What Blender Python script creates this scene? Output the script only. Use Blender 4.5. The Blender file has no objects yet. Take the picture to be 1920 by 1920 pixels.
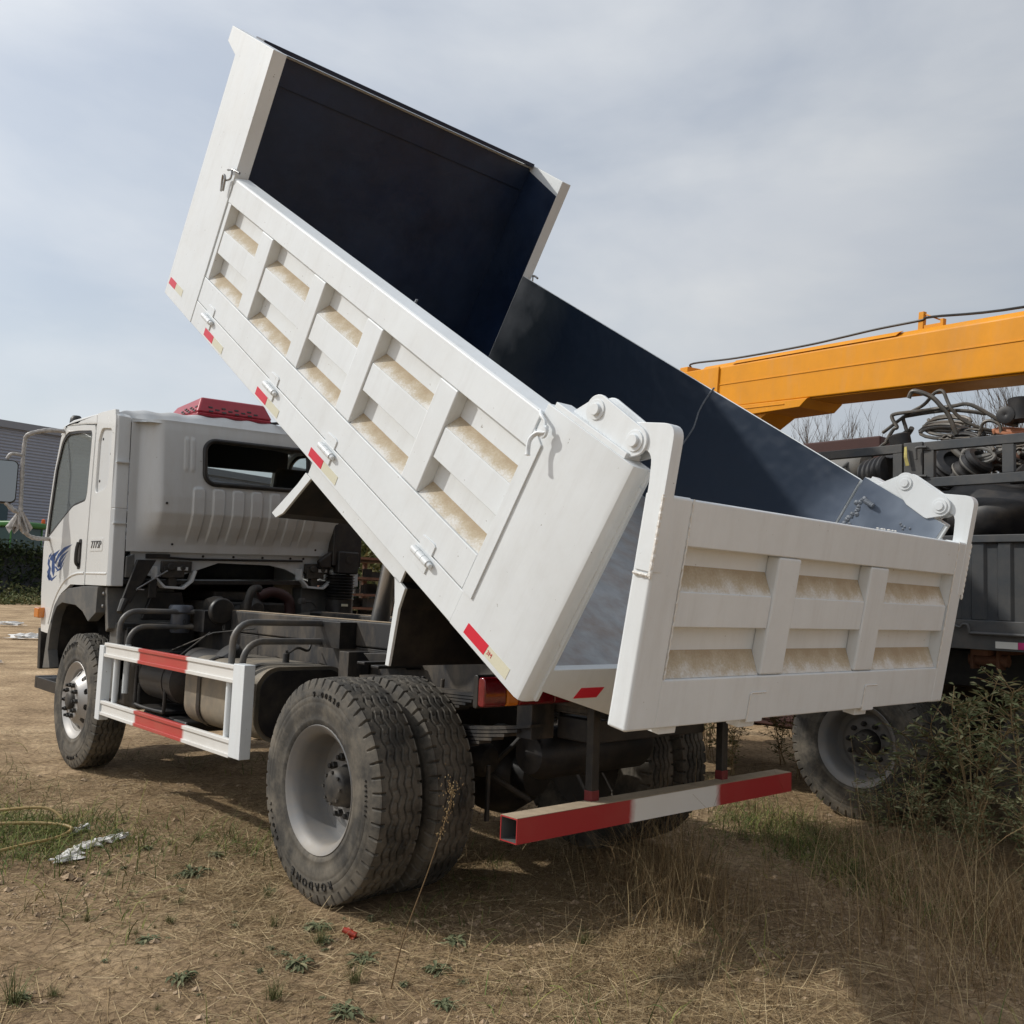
import bpy, bmesh, math, random
import numpy as np
from mathutils import Matrix, Vector, noise
from mathutils.geometry import tessellate_polygon

random.seed(7); rng = np.random.default_rng(7)
SC = bpy.context.scene
COL = SC.collection
R_ = math.radians

# ------------------------------------------------------------------ camera
cd = bpy.data.cameras.new('camera'); cam = bpy.data.objects.new('camera', cd); COL.objects.link(cam)
CAM = Vector((-3.8612, 3.4825, 1.4201)); YAW, PIT, ROL = -0.733, 0.0900, 0.0401
F = Vector((math.cos(PIT)*math.cos(YAW), math.cos(PIT)*math.sin(YAW), math.sin(PIT)))
Rt = F.cross(Vector((0, 0, 1))).normalized(); Up = Rt.cross(F)
R2 = Rt*math.cos(ROL) + Up*math.sin(ROL); U2 = Up*math.cos(ROL) - Rt*math.sin(ROL)
cam.matrix_world = Matrix(((R2.x, U2.x, -F.x, CAM.x), (R2.y, U2.y, -F.y, CAM.y), (R2.z, U2.z, -F.z, CAM.z), (0, 0, 0, 1)))
cd.sensor_width = 36; cd.lens = 36*1774.7/1920; cd.clip_end = 5000; cd.clip_start = 0.05
SC.camera = cam

# ------------------------------------------------------------------ sky, sun, exposure
SUN = Vector((1.0, 1.0, 1.2)).normalized()
el = math.asin(SUN.z); az = math.atan2(SUN.x, SUN.y)
w = bpy.data.worlds.new('World'); SC.world = w; w.use_nodes = True
nt = w.node_tree; nt.nodes.clear()
def N(nt, t, **k):
    n = nt.nodes.new(t)
    for a, b in k.items(): setattr(n, a, b)
    return n
out = N(nt, 'ShaderNodeOutputWorld'); bg = N(nt, 'ShaderNodeBackground'); bg.inputs[1].default_value = 0.1
sky = N(nt, 'ShaderNodeTexSky', sky_type='NISHITA'); sky.sun_disc = False
sky.sun_elevation = el; sky.sun_rotation = az; sky.air_density = 1.2; sky.dust_density = 2.0; sky.altitude = 50
tc = N(nt, 'ShaderNodeTexCoord'); mp = N(nt, 'ShaderNodeMapping'); mp.inputs['Scale'].default_value = (1.3, 1.3, 3.2)
mp.inputs['Location'].default_value = (0.35, 0.1, 0.0)
n1 = N(nt, 'ShaderNodeTexNoise'); n1.inputs['Scale'].default_value = 1.7; n1.inputs['Detail'].default_value = 7; n1.inputs['Roughness'].default_value = .52; n1.inputs['Distortion'].default_value = .25
rp = N(nt, 'ShaderNodeValToRGB'); rp.color_ramp.elements[0].position = .36; rp.color_ramp.elements[1].position = .66
rp.color_ramp.elements[0].color = (.56, .56, .56, 1); rp.color_ramp.elements[1].color = (.98, .98, .98, 1)
n2 = N(nt, 'ShaderNodeTexNoise'); n2.inputs['Scale'].default_value = 3.1; n2.inputs['Detail'].default_value = 5
cr = N(nt, 'ShaderNodeValToRGB'); cr.color_ramp.elements[0].position = .3; cr.color_ramp.elements[1].position = .75
cr.color_ramp.elements[0].color = (6.9, 7.3, 7.9, 1); cr.color_ramp.elements[1].color = (8.1, 8.35, 8.6, 1)
mx = N(nt, 'ShaderNodeMix', data_type='RGBA')
L = nt.links.new
L(tc.outputs['Generated'], mp.inputs[0]); L(mp.outputs[0], n1.inputs[0]); L(mp.outputs[0], n2.inputs[0])
L(n1.outputs[0], rp.inputs[0]); L(n2.outputs[0], cr.inputs[0])
# thin cloud is brighter towards the sun, as forward scattering makes it
vd = N(nt, 'ShaderNodeVectorMath', operation='DOT_PRODUCT'); vd.inputs[1].default_value = SUN; L(tc.outputs['Generated'], vd.inputs[0])
vr = N(nt, 'ShaderNodeMapRange'); vr.inputs[1].default_value = -.35; vr.inputs[2].default_value = 1.0; vr.inputs[3].default_value = .56; vr.inputs[4].default_value = 1.12; L(vd.outputs['Value'], vr.inputs[0])
cm = N(nt, 'ShaderNodeVectorMath', operation='SCALE'); L(cr.outputs[0], cm.inputs[0]); L(vr.outputs[0], cm.inputs['Scale'])
L(rp.outputs[0], mx.inputs[0]); L(sky.outputs[0], mx.inputs[6]); L(cm.outputs[0], mx.inputs[7])
L(mx.outputs[2], bg.inputs[0]); L(bg.outputs[0], out.inputs[0])
sl = bpy.data.lights.new('sun', 'SUN'); so = bpy.data.objects.new('sun', sl); COL.objects.link(so)
sl.energy = 2.4; sl.angle = R_(0.9); sl.color = (1.0, .965, .90)
so.rotation_euler = SUN.to_track_quat('Z', 'Y').to_euler()
so.location = (0, 0, 20)
SC.view_settings.view_transform = 'Standard'; SC.view_settings.look = 'None'
SC.view_settings.exposure = .17; SC.view_settings.gamma = 1

# ------------------------------------------------------------------ materials
def mat(name, col, rough=.5, metal=0, var=.0, vscale=6, bump=0, bscale=40, dirt=None, dirt_amt=.3, dscale=3, spec=.5, coat=0, stretch=None, bdist=.01):
    m = bpy.data.materials.new(name); m.use_nodes = True; t = m.node_tree; p = t.nodes['Principled BSDF']
    l = t.links.new
    p.inputs['Roughness'].default_value = rough; p.inputs['Metallic'].default_value = metal
    p.inputs['Specular IOR Level'].default_value = spec; p.inputs['Coat Weight'].default_value = coat
    p.inputs['Base Color'].default_value = (*col, 1)
    tcn = N(t, 'ShaderNodeTexCoord'); src = tcn.outputs['Object']
    if stretch:
        mpn = N(t, 'ShaderNodeMapping'); mpn.inputs['Scale'].default_value = stretch; l(src, mpn.inputs[0]); src = mpn.outputs[0]
    c = None
    if var:
        n = N(t, 'ShaderNodeTexNoise'); n.inputs['Scale'].default_value = vscale; n.inputs['Detail'].default_value = 6; n.inputs['Roughness'].default_value = .65
        l(src, n.inputs[0]); r = N(t, 'ShaderNodeValToRGB')
        r.color_ramp.elements[0].position = .3; r.color_ramp.elements[1].position = .7
        r.color_ramp.elements[0].color = (*[max(0, x*(1-var)) for x in col], 1); r.color_ramp.elements[1].color = (*[x*(1+var*.6) for x in col], 1)
        l(n.outputs[0], r.inputs[0]); c = r.outputs[0]
    if dirt:
        n = N(t, 'ShaderNodeTexNoise'); n.inputs['Scale'].default_value = dscale; n.inputs['Detail'].default_value = 8; n.inputs['Roughness'].default_value = .7
        l(src, n.inputs[0]); r = N(t, 'ShaderNodeMapRange'); r.inputs[1].default_value = .42; r.inputs[2].default_value = .72; r.inputs[4].default_value = dirt_amt
        l(n.outputs[0], r.inputs[0]); x = N(t, 'ShaderNodeMix', data_type='RGBA'); l(r.outputs[0], x.inputs[0])
        if c: l(c, x.inputs[6])
        else: x.inputs[6].default_value = (*col, 1)
        x.inputs[7].default_value = (*dirt, 1); c = x.outputs[2]
        rr = N(t, 'ShaderNodeMapRange'); rr.inputs[1].default_value = 0; rr.inputs[2].default_value = 1; rr.inputs[3].default_value = rough; rr.inputs[4].default_value = .85
        l(r.outputs[0], rr.inputs[0]); l(rr.outputs[0], p.inputs['Roughness'])
    if c: l(c, p.inputs['Base Color'])
    if bump:
        n = N(t, 'ShaderNodeTexNoise'); n.inputs['Scale'].default_value = bscale; n.inputs['Detail'].default_value = 5
        l(src, n.inputs[0]); b = N(t, 'ShaderNodeBump'); b.inputs['Strength'].default_value = bump; b.inputs['Distance'].default_value = bdist
        l(n.outputs[0], b.inputs['Height']); l(b.outputs[0], p.inputs['Normal'])
    m['p'] = 1
    return m
DUST = (.34, .27, .185)
M = {}
M['white'] = mat('bed_white_paint', (.72, .755, .775), .38, var=.04, vscale=2.2, dirt=(.53, .52, .49), dirt_amt=.25, dscale=3.1, bump=.22, bscale=3.6, bdist=.014)
def weather(m, amt=.5, stretch=(1, 1, .12), sc=11):      # fine runs, chips and scratches over a paint
    t = m.node_tree; p = t.nodes['Principled BSDF']; l = t.links.new
    src = p.inputs['Base Color'].links[0].from_socket
    tcn = N(t, 'ShaderNodeTexCoord'); q = N(t, 'ShaderNodeMapping'); q.inputs['Scale'].default_value = stretch; l(tcn.outputs['Object'], q.inputs[0])
    n = N(t, 'ShaderNodeTexNoise'); n.inputs['Scale'].default_value = sc; n.inputs['Detail'].default_value = 7; n.inputs['Roughness'].default_value = .7; l(q.outputs[0], n.inputs[0])
    r = N(t, 'ShaderNodeMapRange'); r.inputs[1].default_value = .50; r.inputs[2].default_value = .78; r.inputs[4].default_value = amt; l(n.outputs[0], r.inputs[0])
    x = N(t, 'ShaderNodeMix', data_type='RGBA'); l(r.outputs[0], x.inputs[0]); l(src, x.inputs[6]); x.inputs[7].default_value = (.38, .36, .33, 1)
    n2 = N(t, 'ShaderNodeTexNoise'); n2.inputs['Scale'].default_value = 46; n2.inputs['Detail'].default_value = 3; l(tcn.outputs['Object'], n2.inputs[0])
    r2 = N(t, 'ShaderNodeMapRange'); r2.inputs[1].default_value = .735; r2.inputs[2].default_value = .76; r2.inputs[4].default_value = .7; l(n2.outputs[0], r2.inputs[0])
    y = N(t, 'ShaderNodeMix', data_type='RGBA'); l(r2.outputs[0], y.inputs[0]); l(x.outputs[2], y.inputs[6]); y.inputs[7].default_value = (.20, .17, .14, 1)
    l(y.outputs[2], p.inputs['Base Color'])
weather(M['white'], .2)
M['cabwhite'] = mat('cab_white_paint', (.74, .745, .73), .22, var=.03, vscale=2, dirt=(.5, .46, .4), dirt_amt=.12, dscale=2.5, coat=.3)
M['cabshadegrey'] = mat('cab_shaded_grey', (.61, .63, .64), .35, var=.07, vscale=3, dirt=(.36, .33, .29), dirt_amt=.45, dscale=3, stretch=(1, 1, .35))  # unlit grey of the cab's rear put into the paint, plus dirt
weather(M['cabshadegrey'], .3, (1, 1, .1), 7)
M['black'] = mat('bed_black_paint', (.006, .016, .046), .42, var=.35, vscale=3, dirt=(.03, .05, .09), dirt_amt=.40, dscale=1.6, bump=.5, bscale=2.3, bdist=.04)
M['chassis'] = mat('chassis_black', (.010, .010, .012), .5, var=.3, vscale=8, dirt=DUST, dirt_amt=.12, dscale=5)
M['dusty'] = mat('dusty_chassis', (.022, .022, .024), .6, var=.3, vscale=6, dirt=DUST, dirt_amt=.42, dscale=3.5, stretch=(1, 1, .4))
M['darkplastic'] = mat('grey_plastic', (.085, .088, .088), .55, var=.15, dirt=DUST, dirt_amt=.25, dscale=6, bump=.1, bscale=150, bdist=.001)
M['blackplastic'] = mat('black_plastic', (.012, .012, .013), .45, var=.2, dirt=DUST, dirt_amt=.1, dscale=8)
M['rubber'] = mat('tyre_rubber', (.040, .037, .032), .78, var=.3, vscale=9, dirt=(.25, .215, .165), dirt_amt=.66, dscale=5, bump=.25, bscale=60, bdist=.002)
M['rim'] = mat('rim_silver', (.21, .21, .21), .5, .2, var=.06, dirt=(.36, .29, .20), dirt_amt=.45, dscale=4)
M['alu'] = mat('front_rim_metal', (.42, .41, .40), .45, .45, var=.08, dirt=(.35, .3, .22), dirt_amt=.35, dscale=6)
M['steel'] = mat('bare_steel', (.36, .36, .36), .3, .9, var=.1, dirt=(.3, .25, .2), dirt_amt=.2)
M['castiron'] = mat('cast_iron', (.035, .034, .033), .6, .2, var=.3, dirt=DUST, dirt_amt=.25, dscale=7)
M['glass'] = None
M['red'] = mat('red_plastic', (.33, .012, .030), .3, var=.08, dirt=(.3, .15, .13), dirt_amt=.15)
M['redlens'] = mat('red_lens', (.16, .004, .010), .12, var=.3, vscale=30, coat=.6, bump=.3, bscale=120, bdist=.002)
M['amber'] = mat('amber_lens', (.62, .19, .015), .2, coat=.5, bump=.3, bscale=150, bdist=.002)
M['tape_red'] = mat('reflective_red', (.62, .012, .035), .35, var=.05, vscale=200)
M['tape_cream'] = mat('reflective_cream', (.64, .62, .48), .4, var=.05, vscale=150)
M['ink'] = mat('print_ink', (.03, .03, .03), .6)
M['inkred'] = mat('print_red', (.55, .02, .03), .6)
M['decal'] = mat('blue_decal', (.035, .075, .21), .35)
M['badge'] = mat('badge_dark', (.12, .12, .12), .4)
M['weld'] = mat('weld_paint', (.70, .68, .64), .4, bump=.9, bscale=90, bdist=.006)
M['yellow'] = mat('crane_yellow', (.74, .29, .002), .42, spec=.3, var=.07, vscale=1.4, dirt=(.40, .17, .02), dirt_amt=.35, dscale=1.8, stretch=(1, 1, 1))
weather(M['yellow'], .12, (1, 1, .2), 6)
M['dktruck'] = mat('dark_truck_paint', (.045, .051, .058), .5, var=.15, vscale=4, dirt=DUST, dirt_amt=.16, dscale=3)
M['dkgreen'] = mat('dark_truck_panel', (.030, .037, .045), .5, var=.15, vscale=4, dirt=DUST, dirt_amt=.12, dscale=3)
M['scrapblack'] = mat('scrap_rubber', (.013, .013, .015), .5, var=.3, vscale=8, dirt=DUST, dirt_amt=.10, dscale=6)
M['scrapgrey'] = mat('scrap_grey', (.14, .135, .125), .6, var=.25, vscale=8, dirt=DUST, dirt_amt=.3, dscale=6)
M['scrappipe'] = mat('scrap_pipe', (.10, .095, .085), .45, .3, var=.4, vscale=12, dirt=(.2, .14, .09), dirt_amt=.5, dscale=15)
M['rust'] = mat('rusty_metal', (.13, .058, .035), .8, var=.4, vscale=6, dirt=(.22, .12, .07), dirt_amt=.6, dscale=9)
M['rustdk'] = mat('brown_container', (.055, .019, .016), .7, var=.2, vscale=3)
M['copper'] = mat('copper_hose', (.42, .15, .07), .5, var=.2, dirt=DUST, dirt_amt=.3)
M['wrap'] = mat('plastic_wrap', (.42, .40, .38), .35, var=.45, vscale=30, bump=.6, bscale=50, bdist=.006)
M['litter'] = mat('white_rag', (.84, .82, .78), .95, spec=.05, var=.12, vscale=40, dirt=DUST, dirt_amt=.2, dscale=14)
M['hose'] = mat('yellow_hose', (.42, .29, .11), .5, var=.15, dirt=DUST, dirt_amt=.35, dscale=12)
M['wall'] = mat('warehouse_cladding', (.30, .32, .38), .6, var=.05)
M['walldark'] = mat('warehouse_door', (.10, .115, .15), .6)
M['roofedge'] = mat('warehouse_trim', (.22, .23, .26), .6)
M['green'] = mat('tractor_green', (.045, .16, .035), .4)
M['orange'] = mat('orange_lamp', (.70, .12, .02), .4)
M['bark'] = mat('bark', (.085, .062, .045), .9, var=.3, vscale=20)
M['seat'] = mat('cab_seat', (.05, .05, .052), .8)
M['liner'] = mat('cab_liner', (.22, .22, .215), .8)
M['bluepaint'] = mat('blue_steel', (.02, .04, .09), .5, var=.2)
def leafmat(name, a, b, c=None):
    m = bpy.data.materials.new(name); m.use_nodes = True; t = m.node_tree; p = t.nodes['Principled BSDF']; l = t.links.new
    g = N(t, 'ShaderNodeNewGeometry'); r = N(t, 'ShaderNodeValToRGB')
    r.color_ramp.elements[0].color = (*a, 1); r.color_ramp.elements[1].color = (*b, 1)
    if c: e = r.color_ramp.elements.new(.55); e.color = (*c, 1)
    l(g.outputs['Random Per Island'], r.inputs[0]); l(r.outputs[0], p.inputs['Base Color'])
    p.inputs['Roughness'].default_value = .75; p.inputs['Specular IOR Level'].default_value = .2
    return m
M['straw'] = leafmat('dry_straw', (.10, .065, .032), (.60, .47, .28), (.33, .235, .125))
M['drygrass'] = leafmat('dry_grass', (.14, .09, .045), (.46, .35, .19), (.25, .17, .085))
M['grass'] = leafmat('green_grass', (.05, .075, .02), (.26, .25, .07), (.11, .145, .04))
M['leaf'] = leafmat('weed_leaf', (.09, .105, .045), (.36, .34, .19), (.18, .205, .095))
M['leafgrey'] = leafmat('low_weed_leaf', (.075, .09, .045), (.30, .28, .16), (.16, .175, .095))
M['ivy'] = leafmat('ivy_leaf', (.012, .022, .010), (.06, .075, .03), (.028, .042, .018))
M['mess'] = leafmat('field_weed', (.06, .08, .025), (.24, .21, .10), (.12, .13, .05))

# glass
g = bpy.data.materials.new('window_glass'); g.use_nodes = True; t = g.node_tree; p = t.nodes['Principled BSDF']
p.inputs['Base Color'].default_value = (.90, .94, .93, 1); p.inputs['Roughness'].default_value = .03; p.inputs['Transmission Weight'].default_value = 1; p.inputs['IOR'].default_value = 1.12
M['glass'] = g
g2 = bpy.data.materials.new('side_glass'); g2.use_nodes = True; t = g2.node_tree
pp = t.nodes['Principled BSDF']; pp.inputs['Base Color'].default_value = (.40, .44, .43, 1); pp.inputs['Roughness'].default_value = .04; pp.inputs['Transmission Weight'].default_value = .66; pp.inputs['IOR'].default_value = 1.5
M['sideglass'] = g2
g3 = g.copy(); g3.name = 'tinted_glass'; g3.node_tree.nodes['Principled BSDF'].inputs['Base Color'].default_value = (.52, .56, .56, 1); g3.node_tree.nodes['Principled BSDF'].inputs['IOR'].default_value = 1.06; M['tinted'] = g3
mirror = mat('mirror_glass', (.30, .31, .32), .06, 1.0); M['mirror'] = mirror

# dusty ledge: white paint with dust settled from the root outwards (object x = distance from the root / width)
def ledge_mat():
    m = bpy.data.materials.new('dusty_ledge'); m.use_nodes = True; t = m.node_tree; p = t.nodes['Principled BSDF']; l = t.links.new
    a = N(t, 'ShaderNodeAttribute'); a.attribute_name = 'dust'
    tcn = N(t, 'ShaderNodeTexCoord'); n = N(t, 'ShaderNodeTexNoise'); n.inputs['Scale'].default_value = 130; n.inputs['Detail'].default_value = 4
    n3 = N(t, 'ShaderNodeTexNoise'); n3.inputs['Scale'].default_value = 14; n3.inputs['Detail'].default_value = 5
    l(tcn.outputs['Object'], n.inputs[0]); l(tcn.outputs['Object'], n3.inputs[0])
    ad = N(t, 'ShaderNodeMath', operation='MULTIPLY_ADD'); l(n.outputs[0], ad.inputs[0]); ad.inputs[1].default_value = .9; l(a.outputs['Fac'], ad.inputs[2])
    ad2 = N(t, 'ShaderNodeMath', operation='MULTIPLY_ADD'); l(n3.outputs[0], ad2.inputs[0]); ad2.inputs[1].default_value = 1.5; l(ad.outputs[0], ad2.inputs[2])
    r = N(t, 'ShaderNodeValToRGB'); mr = N(t, 'ShaderNodeMapRange'); mr.inputs[1].default_value = 1.05; mr.inputs[2].default_value = 2.35; l(ad2.outputs[0], mr.inputs[0])
    r.color_ramp.elements[0].position = .05; r.color_ramp.elements[1].position = .85
    r.color_ramp.elements[0].color = (.69, .68, .65, 1); r.color_ramp.elements[1].color = (.41, .325, .22, 1)
    e = r.color_ramp.elements.new(.45); e.color = (.50, .43, .32, 1)
    l(mr.outputs[0], r.inputs[0]); l(r.outputs[0], p.inputs['Base Color']); p.inputs['Roughness'].default_value = .9
    b = N(t, 'ShaderNodeBump'); b.inputs['Strength'].default_value = .5; b.inputs['Distance'].default_value = .004; l(n.outputs[0], b.inputs['Height']); l(b.outputs[0], p.inputs['Normal'])
    return m
M['ledge'] = ledge_mat()

# black overspray on the inner right wall, fading to bare primer towards the tail end and at the front lip (object x = along the bed)
def liner_mat(right):
    m = bpy.data.materials.new('bed_liner_paint'); m.use_nodes = True; t = m.node_tree; p = t.nodes['Principled BSDF']; l = t.links.new
    tcn = N(t, 'ShaderNodeTexCoord'); sp = N(t, 'ShaderNodeSeparateXYZ'); l(tcn.outputs['Object'], sp.inputs[0])
    n = N(t, 'ShaderNodeTexNoise'); n.inputs['Scale'].default_value = 1.9; n.inputs['Detail'].default_value = 4; l(tcn.outputs['Object'], n.inputs[0])
    a = N(t, 'ShaderNodeMath', operation='MULTIPLY_ADD'); l(n.outputs[0], a.inputs[0]); a.inputs[1].default_value = 1.1; l(sp.outputs['X'], a.inputs[2])
    r = N(t, 'ShaderNodeValToRGB'); mr = N(t, 'ShaderNodeMapRange'); mr.inputs[1].default_value = .15; mr.inputs[2].default_value = 4.35; l(a.outputs[0], mr.inputs[0])
    E = r.color_ramp.elements
    E[0].position = 0.0; E[0].color = (.36, .40, .45, 1); E[1].position = 1; E[1].color = (.26, .27, .28, 1)
    for q, c in ((.10, (.30, .35, .42)), (.19, (.10, .125, .17)), (.28, (.024, .036, .058)), (.80, (.013, .022, .040)), (.925, (.04, .05, .06))):
        e = E.new(q); e.color = (*c, 1)
    l(mr.outputs[0], r.inputs[0]); l(r.outputs[0], p.inputs['Base Color']); p.inputs['Roughness'].default_value = .33
    n2 = N(t, 'ShaderNodeTexNoise'); n2.inputs['Scale'].default_value = 2.3; n2.inputs['Detail'].default_value = 3; l(tcn.outputs['Object'], n2.inputs[0])
    b = N(t, 'ShaderNodeBump'); b.inputs['Strength'].default_value = .6; b.inputs['Distance'].default_value = .06; l(n2.outputs[0], b.inputs['Height']); l(b.outputs[0], p.inputs['Normal'])
    return m
M['linerR'] = liner_mat(True)
M['floor'] = mat('bed_floor_metal', (.36, .37, .38), .45, .35, var=.2, vscale=9, dirt=(.26, .16, .09), dirt_amt=.55, dscale=5, bump=.2, bscale=60, bdist=.003)

# painted bands (object coordinate along the bar -> paint colour)
def band_mat(name, axis, stops, soft=.02, jitter=.02, dirt_amt=.15, red=(.46, .06, .05)):
    m = mat(name, (.74, .74, .72), .4); t = m.node_tree; p = t.nodes['Principled BSDF']; l = t.links.new
    tcn = N(t, 'ShaderNodeTexCoord'); sp = N(t, 'ShaderNodeSeparateXYZ'); l(tcn.outputs['Object'], sp.inputs[0])
    n = N(t, 'ShaderNodeTexNoise'); n.inputs['Scale'].default_value = 22; n.inputs['Detail'].default_value = 4; l(tcn.outputs['Object'], n.inputs[0])
    j = N(t, 'ShaderNodeMath', operation='MULTIPLY_ADD'); l(n.outputs[0], j.inputs[0]); j.inputs[1].default_value = jitter; l(sp.outputs[axis], j.inputs[2])
    fac = None
    for a, b in stops:   # red where a < x < b
        m1 = N(t, 'ShaderNodeMapRange'); m1.inputs[1].default_value = a-soft; m1.inputs[2].default_value = a+soft; l(j.outputs[0], m1.inputs[0])
        m2 = N(t, 'ShaderNodeMapRange'); m2.inputs[1].default_value = b+soft; m2.inputs[2].default_value = b-soft; l(j.outputs[0], m2.inputs[0])
        q = N(t, 'ShaderNodeMath', operation='MULTIPLY'); l(m1.outputs[0], q.inputs[0]); l(m2.outputs[0], q.inputs[1])
        if fac is None: fac = q.outputs[0]
        else:
            s = N(t, 'ShaderNodeMath', operation='MAXIMUM'); l(fac, s.inputs[0]); l(q.outputs[0], s.inputs[1]); fac = s.outputs[0]
    x = N(t, 'ShaderNodeMix', data_type='RGBA'); l(fac, x.inputs[0]); x.inputs[6].default_value = (.72, .71, .68, 1); x.inputs[7].default_value = (*red, 1)
    n4 = N(t, 'ShaderNodeTexNoise'); n4.inputs['Scale'].default_value = 5; n4.inputs['Detail'].default_value = 6; l(tcn.outputs['Object'], n4.inputs[0])
    d = N(t, 'ShaderNodeMapRange'); d.inputs[1].default_value = .45; d.inputs[2].default_value = .75; d.inputs[4].default_value = dirt_amt; l(n4.outputs[0], d.inputs[0])
    y = N(t, 'ShaderNodeMix', data_type='RGBA'); l(d.outputs[0], y.inputs[0]); l(x.outputs[2], y.inputs[6]); y.inputs[7].default_value = (*DUST, 1)
    l(y.outputs[2], p.inputs['Base Color'])
    return m
M['tank'] = mat('tank_metal', (.17, .155, .13), .5, .15, var=.2, vscale=5, dirt=(.36, .285, .19), dirt_amt=.85, dscale=2.5, stretch=(1, 1, .7))
M['hoop'] = mat('hoop_paint', (.10, .10, .10), .45, var=.2, dirt=DUST, dirt_amt=.4, dscale=5)
M['darkred'] = mat('red_overspray', (.16, .016, .018), .5, var=.3)
M['seam'] = mat('bare_weld_seam', (.16, .18, .21), .45, var=.5, vscale=60, bump=.8, bscale=120, bdist=.004)
M['tubein'] = mat('tube_inside', (.10, .10, .095), .7, var=.2)
M['guardband'] = band_mat('side_guard_paint', 'X', [(1.60, 2.35)], soft=.015, jitter=.02)
M['barband'] = band_mat('rear_bar_paint', 'Y', [(.305, 2), (-2, -.31)], soft=.022, jitter=.03, dirt_amt=.08, red=(.36, .022, .026))
M['dustflat'] = mat('settled_dust', (.42, .335, .235), .95, var=.2, vscale=18)

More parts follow.
